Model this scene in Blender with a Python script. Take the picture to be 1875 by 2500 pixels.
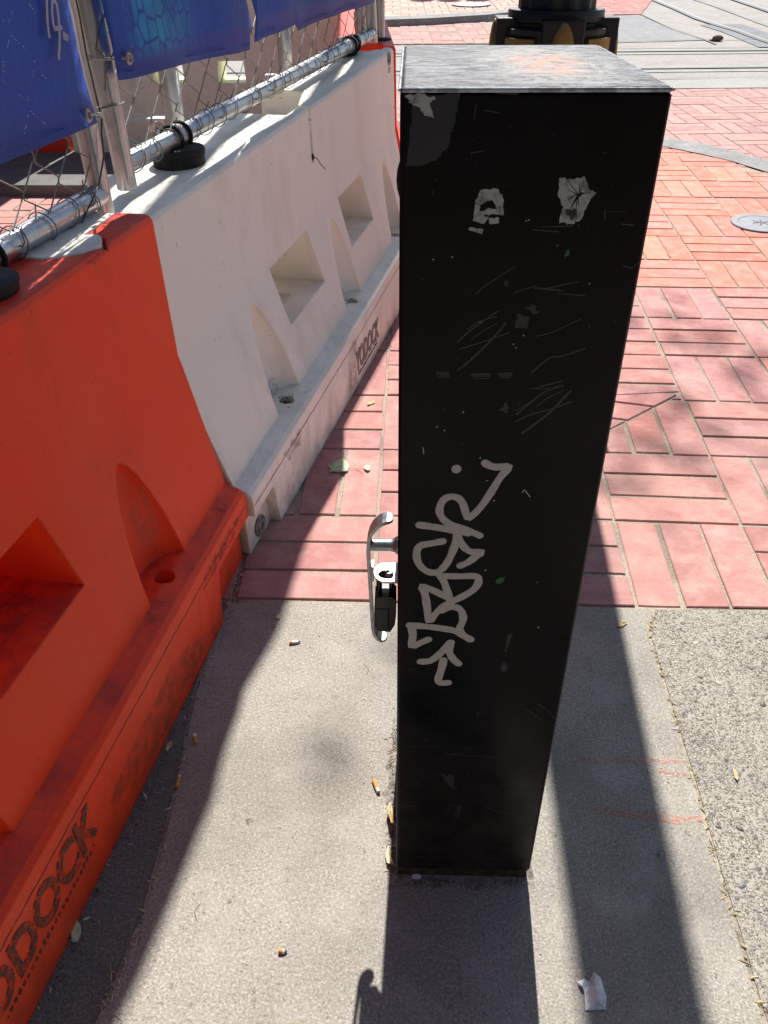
import bpy, math, random
from mathutils import Vector, Matrix, noise
R = math.radians
random.seed(7)
# ------------------------------------------------------------------ scene, camera, light
S = bpy.context.scene
for o in list(bpy.data.objects): bpy.data.objects.remove(o)
C = S.collection
CAM = Vector((0.00874, -0.70779, 1.25)); YAW, PITCH, ROLL, F = R(-1.94947), R(35.79339), R(-0.43878), 1931.61
def cam_axes():
    cy, sy, cp, sp = math.cos(YAW), math.sin(YAW), math.cos(PITCH), math.sin(PITCH)
    f = Vector((sy*cp, cy*cp, -sp)); r = Vector((cy, -sy, 0)); u = r.cross(f)
    c, s = math.cos(ROLL), math.sin(ROLL)
    return c*r+s*u, -s*r+c*u, f
CR, CU, CF = cam_axes()
cam = bpy.data.cameras.new('camera'); camo = bpy.data.objects.new('camera', cam); C.objects.link(camo)
camo.matrix_world = Matrix(((CR.x, CU.x, -CF.x, CAM.x), (CR.y, CU.y, -CF.y, CAM.y), (CR.z, CU.z, -CF.z, CAM.z), (0, 0, 0, 1)))
cam.sensor_fit = 'HORIZONTAL'; cam.sensor_width = 36; cam.lens = F/1875*36; cam.clip_start = 0.05; cam.clip_end = 500
S.camera = camo
S.render.resolution_x, S.render.resolution_y = 768, 1024
SUN_AZ, SUN_EL = R(2.3), R(51.5)
SUN = Vector((math.sin(SUN_AZ)*math.cos(SUN_EL), math.cos(SUN_AZ)*math.cos(SUN_EL), math.sin(SUN_EL)))
w = bpy.data.worlds.new('World'); S.world = w; w.use_nodes = True
nt = w.node_tree; bg = nt.nodes['Background']; sky = nt.nodes.new('ShaderNodeTexSky')
sky.sky_type = 'NISHITA'; sky.sun_disc = False; sky.sun_elevation = SUN_EL; sky.sun_rotation = SUN_AZ
nt.links.new(sky.outputs[0], bg.inputs[0]); bg.inputs[1].default_value = 0.058
sl = bpy.data.lights.new('sun', 'SUN'); sl.energy = 4.6; sl.angle = R(0.53); sl.color = (1, 0.955, 0.89)
so = bpy.data.objects.new('sun', sl); C.objects.link(so); so.location = SUN*30
so.rotation_euler = SUN.to_track_quat('Z', 'Y').to_euler()
S.view_settings.view_transform = 'Standard'; S.view_settings.look = 'None'; S.view_settings.gamma = 1
S.view_settings.exposure = 0.95
S.render.engine = 'CYCLES'

# ------------------------------------------------------------------ placing helpers: a sight line met with a real surface
SLOPE, Y0 = math.tan(R(1.8)), 0.70
def zg(y): return max(0.0, (y-Y0)*SLOPE)                      # the paving is level near the cabinet and rises gently beyond
def ray(a): return CF + CR*((a[0]-937.5)/F) - CU*((a[1]-1250)/F)
def hit(a, o, n):
    d = ray(a); t = (Vector(o)-CAM).dot(n)/d.dot(n); return CAM+d*t
def gs(a, h=0.0):
    d = ray(a); g = CAM+d*((h-CAM.z)/d.z)
    if g.y <= Y0: return g
    return CAM+d*(((CAM.y-Y0)*SLOPE-CAM.z+h)/(d.z-d.y*SLOPE))
X, Y, Z = Vector((1, 0, 0)), Vector((0, 1, 0)), Vector((0, 0, 1))

# ------------------------------------------------------------------ mesh helpers
class MB:
    def __init__(s): s.v = []; s.f = []; s.c = []
    def add(s, vs, fs, col=None):
        b = len(s.v); s.v += [tuple(v) for v in vs]; s.f += [tuple(b+i for i in f) for f in fs]
        s.c += [col]*len(fs)
    def box(s, lo, hi, M=None, ch=0.0, col=None):
        x0, y0, z0 = lo; x1, y1, z1 = hi
        if ch:
            c = ch
            P = [(x0, y0+c, z0+c), (x0, y1-c, z0+c), (x0, y1-c, z1-c), (x0, y0+c, z1-c), (x1, y0+c, z0+c), (x1, y1-c, z0+c), (x1, y1-c, z1-c), (x1, y0+c, z1-c),
                 (x0+c, y0, z0+c), (x1-c, y0, z0+c), (x1-c, y0, z1-c), (x0+c, y0, z1-c), (x0+c, y1, z0+c), (x1-c, y1, z0+c), (x1-c, y1, z1-c), (x0+c, y1, z1-c),
                 (x0+c, y0+c, z0), (x1-c, y0+c, z0), (x1-c, y1-c, z0), (x0+c, y1-c, z0), (x0+c, y0+c, z1), (x1-c, y0+c, z1), (x1-c, y1-c, z1), (x0+c, y1-c, z1)]
            Fs = [(0, 3, 2, 1), (4, 5, 6, 7), (8, 9, 10, 11), (12, 15, 14, 13), (16, 19, 18, 17), (20, 21, 22, 23),
                  (0, 8, 11, 3), (4, 7, 10, 9), (1, 2, 15, 12), (5, 13, 14, 6), (8, 16, 17, 9), (11, 10, 21, 20), (12, 13, 18, 19), (15, 23, 22, 14),
                  (0, 1, 19, 16), (3, 20, 23, 2), (4, 17, 18, 5), (7, 6, 22, 21),
                  (0, 16, 8), (1, 12, 19), (3, 11, 20), (2, 23, 15), (4, 9, 17), (5, 18, 13), (7, 21, 10), (6, 14, 22)]
        else:
            P = [(x0, y0, z0), (x1, y0, z0), (x1, y1, z0), (x0, y1, z0), (x0, y0, z1), (x1, y0, z1), (x1, y1, z1), (x0, y1, z1)]
            Fs = [(0, 3, 2, 1), (4, 5, 6, 7), (0, 1, 5, 4), (1, 2, 6, 5), (2, 3, 7, 6), (3, 0, 4, 7)]
        if M is not None: P = [M @ Vector(p) for p in P]
        s.add(P, Fs, col)
    def tube(s, pts, r, n=8, cap=True, flat=None, closed=False, col=None):
        # r: number or list; flat=(normal, half thickness) squashes the section along the normal
        pts = [Vector(p) for p in pts]; m = len(pts)
        if not hasattr(r, '__len__'): r = [r]*m
        vs = []; up = None
        for i, p in enumerate(pts):
            if closed: t = pts[(i+1) % m]-pts[i-1]
            else: t = pts[min(i+1, m-1)]-pts[max(i-1, 0)]
            t = t.normalized() if t.length > 1e-9 else Z.copy()
            if flat: a = flat[0].normalized(); b = t.cross(a).normalized()
            else:
                if up is None: up = Z if abs(t.z) < .9 else X
                b = t.cross(up); b = b.normalized() if b.length > 1e-6 else t.orthogonal().normalized()
                a = b.cross(t).normalized(); up = a
            for k in range(n):
                an = 2*math.pi*k/n
                vs.append(p + b*(math.cos(an)*r[i]) + a*(math.sin(an)*(flat[1] if flat else r[i])))
        fs = [(i*n+k, i*n+(k+1) % n, (i+1)*n+(k+1) % n, (i+1)*n+k) for i in range(m-1) for k in range(n)]
        if closed: fs += [((m-1)*n+k, (m-1)*n+(k+1) % n, (k+1) % n, k) for k in range(n)]
        elif cap: fs += [tuple(range(n-1, -1, -1)), tuple((m-1)*n+k for k in range(n))]
        s.add(vs, fs, col)
    def lathe(s, prof, o=(0, 0, 0), n=24, M=None, lobes=0, amp=0.0, caps=True):
        o = Vector(o); vs = []
        for r, z in prof:
            for k in range(n):
                a = 2*math.pi*k/n; rr = r*(1-amp*(0.5+0.5*math.cos(lobes*a))) if lobes else r
                v = Vector((math.cos(a)*rr, math.sin(a)*rr, z)); vs.append((M @ v if M is not None else v)+o)
        m = len(prof)
        fs = [(i*n+k, i*n+(k+1) % n, (i+1)*n+(k+1) % n, (i+1)*n+k) for i in range(m-1) for k in range(n)]
        if caps: fs += [tuple(range(n-1, -1, -1)), tuple((m-1)*n+k for k in range(n))]
        s.add(vs, fs)
    def prism(s, poly, d, col=None):
        # poly: list of 3-D points (flat), d: thickness vector
        n = len(poly); P = [Vector(p) for p in poly]; d = Vector(d)
        s.add(P+[p+d for p in P], [tuple(range(n-1, -1, -1)), tuple(range(n, 2*n))]+[(i, (i+1) % n, n+(i+1) % n, n+i) for i in range(n)], col)
    def sphere(s, c, r, n=12, m=8, sc=(1, 1, 1), M=None):
        vs = []
        for j in range(m+1):
            t = math.pi*j/m
            for k in range(n):
                a = 2*math.pi*k/n; v = Vector((math.sin(t)*math.cos(a)*r*sc[0], math.sin(t)*math.sin(a)*r*sc[1], math.cos(t)*r*sc[2]))
                vs.append((M @ v if M is not None else v)+Vector(c))
        s.add(vs, [(j*n+k, (j+1)*n+k, (j+1)*n+(k+1) % n, j*n+(k+1) % n) for j in range(m) for k in range(n)])
    def build(s, name, mat, parent=None, smooth=False, T=None, vcol=False):
        me = bpy.data.meshes.new(name)
        vs = [T @ Vector(v) for v in s.v] if T is not None else s.v
        me.from_pydata(vs, [], s.f); me.validate(); me.update()
        if vcol:
            at = me.color_attributes.new('tint', 'FLOAT_COLOR', 'CORNER')
            for p in me.polygons:
                c = s.c[p.index] or (0.5, 0.5, 0.5)
                for li in p.loop_indices: at.data[li].color = (c[0], c[1], c[2], 1)
        import bmesh
        bm = bmesh.new(); bm.from_mesh(me); bmesh.ops.recalc_face_normals(bm, faces=bm.faces); bm.to_mesh(me); bm.free()
        if smooth:
            for p in me.polygons: p.use_smooth = True
            try: me.set_sharp_from_angle(angle=R(38))
            except Exception: pass
        me.materials.append(mat)
        o = bpy.data.objects.new(name, me); C.objects.link(o)
        if parent is not None: o.parent = parent
        return o
class Each(MB):
    # every add() becomes a part object of its own
    def __init__(s): s.P = []
    def add(s, vs, fs, col=None): m = MB(); m.add(vs, fs, col); s.P.append(m)
    def build(s, *a, **k): return [m.build(*a, **k) for m in s.P]
def tag(o, label=None, cat=None, group=None, kind=None):
    if label: o['label'] = label
    if cat: o['category'] = cat
    if group: o['group'] = group
    if kind: o['kind'] = kind
    return o
def empty(name, loc=(0, 0, 0)):
    o = bpy.data.objects.new(name, None); C.objects.link(o); o.location = loc; o.empty_display_size = .1
    return o
def at_world(parent_loc):            # transform that keeps world coordinates under an Empty at parent_loc
    return Matrix.Translation(-Vector(parent_loc))

# ------------------------------------------------------------------ materials
def hexs(r, g, b): return (r, g, b, 1)
class Mat:
    def __init__(s, name, base=(.5, .5, .5), rough=.6, metal=0.0, spec=.5):
        s.m = bpy.data.materials.new(name); s.m.use_nodes = True; s.nt = s.m.node_tree; s.b = s.nt.nodes['Principled BSDF']
        s.b.inputs['Roughness'].default_value = rough; s.b.inputs['Metallic'].default_value = metal
        s.b.inputs['Specular IOR Level'].default_value = spec
        s.col = s.rgb(base); s.rgh = None; s.hgt = None; s._tc = None
        s.L(s.col, s.b.inputs['Base Color'])
    def L(s, a, b): s.nt.links.new(a, b)
    def N(s, t, **kw):
        n = s.nt.nodes.new(t)
        for k, v in kw.items(): setattr(n, k, v)
        return n
    def rgb(s, c):
        n = s.N('ShaderNodeRGB'); n.outputs[0].default_value = hexs(*c[:3]); return n.outputs[0]
    def co(s, scale=(1, 1, 1), rot=(0, 0, 0), loc=(0, 0, 0), gen=False):
        if s._tc is None: s._tc = s.N('ShaderNodeTexCoord')
        mp = s.N('ShaderNodeMapping'); mp.inputs['Scale'].default_value = scale; mp.inputs['Rotation'].default_value = rot; mp.inputs['Location'].default_value = loc
        s.L(s._tc.outputs['Generated' if gen else 'Object'], mp.inputs[0]); return mp.outputs[0]
    def noise(s, scale, detail=4, rough=.55, stretch=(1, 1, 1), rot=(0, 0, 0), loc=(0, 0, 0), dist=0):
        n = s.N('ShaderNodeTexNoise'); s.L(s.co(stretch, rot, loc), n.inputs['Vector'])
        n.inputs['Scale'].default_value = scale; n.inputs['Detail'].default_value = detail; n.inputs['Roughness'].default_value = rough
        n.inputs['Distortion'].default_value = dist
        return n.outputs['Fac']
    def vor(s, scale, feature='F1', stretch=(1, 1, 1), rnd=1.0, out='Distance'):
        n = s.N('ShaderNodeTexVoronoi'); n.feature = feature; s.L(s.co(stretch), n.inputs['Vector']); n.inputs['Scale'].default_value = scale
        n.inputs['Randomness'].default_value = rnd
        return n.outputs[out]
    def ramp(s, fac, a, b, va=0.0, vb=1.0):
        n = s.N('ShaderNodeMapRange'); n.clamp = True; s.L(fac, n.inputs[0])
        n.inputs[1].default_value = a; n.inputs[2].default_value = b; n.inputs[3].default_value = va; n.inputs[4].default_value = vb
        return n.outputs[0]
    def math(s, op, a, b=None):
        n = s.N('ShaderNodeMath', operation=op)
        for i, q in enumerate((a, b)):
            if q is None: continue
            if isinstance(q, (int, float)): n.inputs[i].default_value = q
            else: s.L(q, n.inputs[i])
        return n.outputs[0]
    def mix(s, fac, c, mode='MIX'):
        n = s.N('ShaderNodeMix', data_type='RGBA', blend_type=mode)
        if isinstance(fac, (int, float)): n.inputs[0].default_value = fac
        else: s.L(fac, n.inputs[0])
        s.L(s.col, n.inputs[6])
        if isinstance(c, tuple): n.inputs[7].default_value = hexs(*c[:3])
        else: s.L(c, n.inputs[7])
        s.col = n.outputs[2]; s.L(s.col, s.b.inputs['Base Color']); return s
    def rmix(s, fac, lo, hi):
        s.L(s.ramp(fac, 0, 1, lo, hi), s.b.inputs['Roughness']); return s
    def bump(s, h, strength=.3, dist=.002, bevel=0.0):
        n = s.N('ShaderNodeBump'); n.inputs['Strength'].default_value = strength; n.inputs['Distance'].default_value = dist; s.L(h, n.inputs['Height'])
        if bevel:
            bv = s.N('ShaderNodeBevel'); bv.samples = 4; bv.inputs[0].default_value = bevel; s.L(bv.outputs[0], n.inputs['Normal'])
        s.L(n.outputs[0], s.b.inputs['Normal']); return s
    def attr(s, name):
        n = s.N('ShaderNodeAttribute'); n.attribute_name = name; return n.outputs['Color']
    def tri(s, fac): return s.ramp(fac, 0, 1)

def concrete(name, c=(.30, .275, .245), dark=(.13, .12, .11), lite=(.46, .43, .39), sc=1.0):
    m = Mat(name, c, .9, spec=.25)
    f = m.noise(300*sc, 3, .75); m.mix(m.ramp(f, .50, .62, 0, .75), dark); m.mix(m.ramp(m.noise(230*sc, 2, .7, loc=(3, 1, 7)), .52, .62, 0, .8), lite); m.mix(m.ramp(m.noise(120*sc, 3, .7, loc=(1, 6, 7)), .56, .68, 0, .6), dark)
    m.mix(m.ramp(m.noise(3.5, 5, .6), .42, .68, 0, .38), dark); m.mix(m.ramp(m.noise(9, 5, .65, loc=(5, 5, 2)), .5, .7, 0, .3), lite)
    m.mix(m.ramp(m.vor(34*sc), 0, .12, .5, 0), dark)
    m.bump(f, .45, .0015); return m.m
M = {}
M['concrete'] = concrete('sidewalk_concrete', (.31, .287, .25), (.12, .112, .1), (.46, .43, .385))
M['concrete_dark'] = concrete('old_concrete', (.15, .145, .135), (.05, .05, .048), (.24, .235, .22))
M['wall_concrete'] = concrete('wall_concrete', (.36, .33, .27), (.2, .18, .15), (.42, .4, .34), .4)
M['road'] = concrete('tram_road_concrete', (.31, .29, .275), (.19, .175, .165), (.43, .41, .39), .35)
M['road_pale'] = concrete('pale_band_concrete', (.32, .32, .305), (.2, .2, .195), (.43, .43, .41), .5)
M['road_grey'] = concrete('grey_aggregate', (.24, .245, .25), (.13, .13, .14), (.42, .43, .44), .4)
M['granite'] = concrete('granite_kerb', (.25, .255, .25), (.1, .1, .1), (.48, .48, .46), .7)
def aggregate():
    m = Mat('exposed_aggregate', (.33, .305, .26), .85, spec=.3)
    hs = []
    for sc_, thr, k in ((330, .25, .9), (210, .4, .95), (120, .72, 1.0)):
        d = m.vor(sc_); cell = m.vor(sc_, out='Color'); sep = m.N('ShaderNodeSeparateColor'); m.L(cell, sep.inputs[0])
        on = m.ramp(sep.outputs[0], thr, thr+.02)
        n = m.N('ShaderNodeValToRGB'); e = n.color_ramp.elements; e[0].color = (.07, .068, .07, 1); e[1].color = (.52, .47, .39, 1); q = n.color_ramp.elements.new(.5); q.color = (.26, .235, .2, 1); m.L(sep.outputs[1], n.inputs[0])
        m.mix(m.math('MULTIPLY', m.math('MULTIPLY', m.ramp(d, .44, .56, 1, 0), on), .9), (.075, .065, .055))
        st = m.math('MULTIPLY', m.ramp(d, .30, .42, 1, 0), on); m.mix(m.math('MULTIPLY', st, k), n.outputs[0]); hs.append(st)
    m.mix(m.ramp(m.noise(5, 4), .4, .65, 0, .25), (.42, .39, .34))
    m.bump(m.math('ADD', m.math('MULTIPLY', hs[0], .4), m.math('ADD', m.math('MULTIPLY', hs[1], .7), hs[2])), .6, .002); return m.m
M['aggregate'] = aggregate()
def brick(name, dark=(.27, .12, .11), lite=(.62, .38, .33), k=1):
    m = Mat(name, (.5, .2, .15), .85, spec=.25)
    m.col = m.attr('tint'); m.L(m.col, m.b.inputs['Base Color'])
    m.mix(m.ramp(m.noise(28*k, 5, .65, stretch=(1, 2.2, 1)), .46, .7, 0, .5), dark); m.mix(m.ramp(m.noise(14*k, 4, .6, loc=(8, 3, 1)), .44, .7, 0, .55), lite)
    f = m.noise(240*k, 3, .7); m.mix(m.ramp(f, .56, .68, 0, .6), dark); m.mix(m.ramp(m.noise(70*k, 3, .8, stretch=(2.5, 1, 1), loc=(6, 6, 1)), .62, .68, 0, .55), dark)
    m.mix(m.ramp(m.noise(2.2, 4, .6, loc=(1, 9, 4)), .45, .7, 0, .4), (.30, .215, .205)); m.mix(m.ramp(m.vor(9), 0, .09, .45, 0), (.22, .13, .12))
    m.bump(m.noise(120*k, 4, .7), .5, .0015); return m.m
M['brick'] = brick('clay_paver')
def mortar():
    m = Mat('mortar_sand', (.42, .36, .29), .95, spec=.2); f = m.noise(250, 3, .7)
    m.mix(m.ramp(f, .45, .65, 0, .6), (.09, .08, .065)); m.mix(m.ramp(m.noise(5, 4), .5, .62, 0, .5), (.12, .1, .08)); m.mix(m.ramp(m.noise(160, 2, loc=(4, 4, 4)), .64, .7, 0, .8), (.5, .42, .3))
    m.bump(f, .8, .003); return m.m
M['mortar'] = mortar()
M['crack'] = Mat('joint_dirt', (.07, .055, .04), .98, spec=.1).m
def black_paint():
    m = Mat('black_paint', (.0012, .0013, .002), .3, spec=.16)
    m.mix(m.ramp(m.noise(260, 2, .7), .70, .75, 0, .4), (.05, .05, .05))
    m.mix(m.ramp(m.noise(60, 4, .7, stretch=(1, 1, .25), loc=(2, 2, 2)), .70, .75, 0, .3), (.04, .04, .045))
    m.mix(m.ramp(m.noise(2.6, 5, .6), .5, .75, 0, .25), (.006, .006, .008))
    # dust splashed up the foot of the cabinet
    sep = m.N('ShaderNodeSeparateXYZ'); m.L(m.co(), sep.inputs[0])
    foot = m.ramp(sep.outputs[2], .02, .42, 1, 0)
    m.mix(m.math('MULTIPLY', foot, m.ramp(m.noise(22, 6, .75), .35, .7, .12, .75)), (.045, .037, .031))
    m.rmix(m.ramp(m.noise(7, 5, .7), .35, .7), .24, .5)
    m.bump(m.noise(500, 2), .05, .0005, bevel=.003); return m.m
M['black'] = black_paint()
def worn_top():
    m = Mat('worn_painted_steel', (.10, .105, .12), .6, .1, .22)
    m.mix(m.ramp(m.noise(14, 5, .7, loc=(1, 5, 0)), .47, .56, 0, .9), (.135, .14, .165))
    m.mix(m.ramp(m.noise(34, 8, .85, stretch=(.6, 1.1, 1), dist=1.8), .47, .53, 0, .97), (.006, .010, .012))
    m.mix(m.ramp(m.noise(75, 6, .8, stretch=(.5, 2.0, 1), loc=(6, 2, 0)), .54, .64, 0, .7), (.33, .34, .36))
    m.mix(m.ramp(m.noise(22, 6, .8, loc=(9, 2, 0), dist=2), .6, .68, 0, .7), (.03, .036, .04))
    # bloom of old glue and rust toward the back
    c = hit((1335, 152), (0, 0, 1.156), Z); sep = m.N('ShaderNodeSeparateXYZ'); m.L(m.co(loc=(-(c.x-.108), -(c.y-.156), 0)), sep.inputs[0])
    dd = m.math('ADD', m.math('POWER', m.math('MULTIPLY', sep.outputs[0], 24), 2.0), m.math('POWER', m.math('MULTIPLY', sep.outputs[1], 9.5), 2.0))
    m.mix(m.math('MULTIPLY', m.ramp(dd, .6, 3.2, 1, 0), m.ramp(m.noise(40, 6, .8, dist=1.5), .4, .58, 0, .85)), (.27, .265, .25))
    m.mix(m.math('MULTIPLY', m.ramp(dd, .1, 1.0, 1, 0), m.ramp(m.noise(26, 4, .6, dist=1), .42, .54, 0, .85)), (.34, .17, .12))
    m.rmix(m.noise(30, 5, .7), .4, .7); m.bump(m.noise(90, 5, .7), .3, .0006, bevel=.003); return m.m
M['worn_top'] = worn_top()
def plastic(name, c, dirt, pale, tops, sss=0.0, orange=False):
    m = Mat(name, c, .5, spec=.25 if orange else .35)
    m.mix(m.ramp(m.noise(2.6, 5, .6), .42, .72, 0, .4), pale)
    m.mix(m.ramp(m.noise(7, 6, .7, stretch=(1, 1, .35)), .5, .8, 0, .28 if orange else .42), dirt if orange else (.48, .41, .31))
    geo = m.N('ShaderNodeNewGeometry'); sp = m.N('ShaderNodeSeparateXYZ'); m.L(geo.outputs['Normal'], sp.inputs[0]); up = m.ramp(sp.outputs[2], .45, .95)
    tc = m.N('ShaderNodeSeparateXYZ'); m.L(m.co(), tc.inputs[0])
    # settled grime: on ledges and low down on the base
    m.mix(m.math('MULTIPLY', up, m.ramp(m.noise(9, 6, .75), .4, .62, .12, .62)), tops)
    low = m.ramp(tc.outputs[2], .02, .21, 1, 0)
    m.mix(m.math('MULTIPLY', low, m.ramp(m.noise(16, 7, .75, stretch=(1, 1, .5)), .42, .72, .12, .7)), dirt)
    # spatter and scuffs
    m.mix(m.ramp(m.noise(150, 2, .6, stretch=(1, 1, .45), loc=(4, 0, 2)), .72, .75, 0, .7), (.05, .045, .04))
    m.mix(m.ramp(m.noise(45, 3, .6, loc=(2, 9, 1), stretch=(.5, .5, 1)), .72, .76, 0, .5), pale if orange else dirt)
    if orange:
        m.mix(m.ramp(m.noise(170, 2, .6, loc=(9, 1, 5)), .735, .75, 0, .7), (.75, .33, .24)); m.mix(m.ramp(m.noise(26, 4, .8, stretch=(1, 1, .25), loc=(2, 6, 5)), .66, .74, 0, .35), (.85, .26, .16))
        m.mix(m.ramp(m.noise(11, 6, .8, loc=(7, 7, 1)), .68, .74, 0, .6), (.1, .045, .04))
    m.rmix(m.noise(20, 5, .7), .34, .6)
    if sss: m.b.inputs['Subsurface Weight'].default_value = sss; m.b.inputs['Subsurface Radius'].default_value = (1, .75, .5); m.b.inputs['Subsurface Scale'].default_value = .02
    m.bump(m.noise(60, 4, .6), .12, .0015, bevel=.007); return m.m
M['orange'] = plastic('orange_plastic', (1.0, .062, .012), (.26, .045, .03), (.92, .13, .055), (.20, .02, .035), orange=True)
M['white'] = plastic('white_plastic', (.92, .89, .79), (.2, .16, .12), (.90, .88, .82), (.60, .56, .49), sss=.25)
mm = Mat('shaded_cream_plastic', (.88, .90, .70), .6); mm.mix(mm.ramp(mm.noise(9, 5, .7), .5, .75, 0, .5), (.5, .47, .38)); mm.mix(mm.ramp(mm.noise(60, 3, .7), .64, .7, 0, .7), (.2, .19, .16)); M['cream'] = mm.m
M['white_clean'] = Mat('white_plastic_tongue', (.42, .4, .37), .6).mix(.3, (.3, .28, .25)).m
M['scuff'] = Mat('black_scuff', (.035, .03, .028), .8).m
def raised(name, c, c2):
    m = Mat(name, c, .7); m.mix(m.ramp(m.noise(60, 5, .8), .42, .62), c2); m.bump(m.noise(90, 4), .3, .001); return m.m
mm = Mat('grimy_letter', (.07, .052, .045), .7)
mm.mix(mm.ramp(mm.noise(70, 5, .8), .45, .65), (.16, .05, .03)); M['letter_o'] = mm
M['letter_w'] = raised('brown_grimy_letter', (.13, .105, .09), (.36, .31, .27))
def galv(name='galvanised_steel', c=(.56, .58, .6), r=.3):
    m = Mat(name, c, r, .92)
    m.mix(m.ramp(m.noise(45, 5, .7, stretch=(1, 1, .5)), .45, .65, 0, .5), (.33, .33, .34)); m.mix(m.ramp(m.noise(12, 5, .7), .5, .7, 0, .5), (.42, .36, .31))
    m.mix(m.ramp(m.noise(170, 3, .8, stretch=(1, 1, .3)), .66, .7, 0, .8), (.03, .03, .03))
    m.rmix(m.noise(35, 5, .7), .2, .48); m.bump(m.noise(70, 4), .1, .0008); return m.m
M['galv'] = galv(); mm = Mat('galvanised_wire', (.26, .255, .24), .6, .35); mm.mix(mm.ramp(mm.noise(90, 3), .45, .6, 0, .6), (.15, .14, .125)); M['wire'] = mm.m
mm = Mat('bare_metal_highlight', (.5, .5, .53), .35, .6); mm.mix(mm.ramp(mm.noise(60, 4, .7), .45, .6, 0, .8), (.16, .16, .18)); M['rim'] = mm.m
M['edge'] = Mat('worn_edge_grey', (.13, .13, .12), .5).m
mm = Mat('rusty_black_foot', (.02, .014, .01), .8); mm.mix(mm.ramp(mm.noise(60, 5, .8), .45, .65, 0, .9), (.10, .065, .04)); M['foot'] = mm.m
M['dark_wire'] = Mat('dark_tie_wire', (.08, .08, .08), .45, .7).m
M['chrome'] = Mat('polished_steel', (.62, .63, .65), .18, 1).bump(Mat('x').noise(1), 0).m if False else None
mm = Mat('satin_steel', (.42, .425, .44), .34, 1.0); mm.mix(mm.ramp(mm.noise(90, 5, .75), .46, .66, 0, .6), (.17, .17, .175)); mm.rmix(mm.noise(120, 4, .7),   .26, .5); mm.bump(mm.noise(200, 3), .08, .0004, bevel=.0008); M['steel'] = mm.m
mm = Mat('black_rubber', (.02, .02, .019), .75, spec=.3); mm.mix(mm.ramp(mm.noise(50, 5, .7), .5, .72, 0, .5), (.07, .065, .06)); mm.bump(mm.noise(160, 3), .3, .001, bevel=.002); M['rubber'] = mm.m
mm = Mat('black_lock_body', (.006, .006, .007), .22, spec=.5); mm.bump(mm.noise(50, 2), .02, .0005, bevel=.0012); M['lock'] = mm.m
mm = Mat('cast_iron_black', (.006, .0065, .007), .42, spec=.5); mm.mix(mm.ramp(mm.noise(40, 4, .7), .6, .75, 0, .5), (.03, .03, .03)); mm.bump(mm.noise(80, 4), .15, .001, bevel=.003); M['iron'] = mm.m
mm = Mat('gold_paint', (.30, .19, .045), .42, .45); mm.mix(mm.ramp(mm.noise(30, 5, .7), .5, .7, 0, .6), (.14, .09, .03)); mm.bump(mm.noise(80, 3), .2, .001, bevel=.003); M['gold'] = mm.m
mm = Mat('frosted_globe', (.8, .79, .74), .35); M['globe'] = mm.m
mm = Mat('paint_pen', (.44, .425, .40), .5); mm.mix(mm.ramp(mm.noise(110, 3, .7, stretch=(3, 1, 1)), .55, .66, 0, .35), (.2, .19, .19)); M['graffiti'] = mm.m
M['scratch'] = Mat('grey_scratch', (.026, .025, .025), .55).m
mm = Mat('sticker_glue', (.38, .385, .37), .7); mm.mix(mm.ramp(mm.noise(55, 6, .8), .48, .6, 0, .8), (.10, .105, .11)); M['glue'] = mm.m
M['glue_dark'] = Mat('dull_residue', (.012, .013, .021), .5).m
M['green'] = Mat('green_fleck', (.008, .11, .03), .5).m
M['white_dot'] = Mat('white_fleck', (.45, .45, .42), .6).m
M['zip'] = Mat('nylon_tie', (.46, .43, .38), .45).m
M['brass'] = Mat('brass_grommet', (.42, .34, .22), .4, .7).m
def banner_mat(name, kind):
    m = Mat(name, (.035, .12, .58), .5, spec=.35)
    m.mix(m.ramp(m.noise(2.4, 3, .5), .35, .65), (.03, .10, .46)); m.mix(m.ramp(m.noise(3.2, 3, .5, loc=(3, 2, 8)), .5, .7, 0, .8), (.015, .13, .5))
    weave = m.noise(260, 2, .5, stretch=(1, 1, .3))
    if kind == 'scales':
        cell = m.vor(34, 'DISTANCE_TO_EDGE', stretch=(1, 1, .7), rnd=.7)
        sep = m.N('ShaderNodeSeparateXYZ'); m.L(m.co(), sep.inputs[0])
        # printed turquoise scales, strongest where the print has them
        along = m.math('MULTIPLY', m.ramp(sep.outputs[1], -.235, -.19), m.ramp(sep.outputs[1], -.08, .08, 1, .06))
        up = m.ramp(sep.outputs[2], .045, .075)
        f = m.math('MULTIPLY', m.math('MULTIPLY', m.ramp(cell, .03, .1), along), up)
        m.mix(m.math('MULTIPLY', f, m.ramp(m.noise(9, 3), .3, .6, .3, 1)), (.03, .46, .78))
    m.mix(m.ramp(weave, .5, .75, 0, .3), (.12, .17, .42)); m.mix(m.ramp(m.noise(18, 4, .7, stretch=(4, 4, .6)), .6, .75, 0, .2), (.05, .10, .34))
    m.bump(m.noise(14, 4, .6, stretch=(3, 3, .5)), .35, .006)
    tr = m.N('ShaderNodeBsdfTranslucent'); m.L(m.col, tr.inputs[0]); mx = m.N('ShaderNodeMixShader'); mx.inputs[0].default_value = .3
    out = m.nt.nodes['Material Output']; m.L(m.b.outputs[0], mx.inputs[1]); m.L(tr.outputs[0], mx.inputs[2]); m.L(mx.outputs[0], out.inputs[0]); return m.m
M['banner'] = banner_mat('blue_mesh_banner', 'plain'); M['banner_scales'] = banner_mat('scale_print_banner', 'scales')
M['chalk'] = Mat('white_marker', (.35, .34, .42), .7).m
M['pinhole'] = Mat('sunlit_pinhole', (.7, .72, .78), .7).m
M['filter'] = Mat('cork_filter', (.55, .25, .07), .8).mix(.0, (.5, .3, .1)).m
M['ash_paper'] = Mat('cigarette_paper', (.7, .69, .66), .8).m
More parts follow.
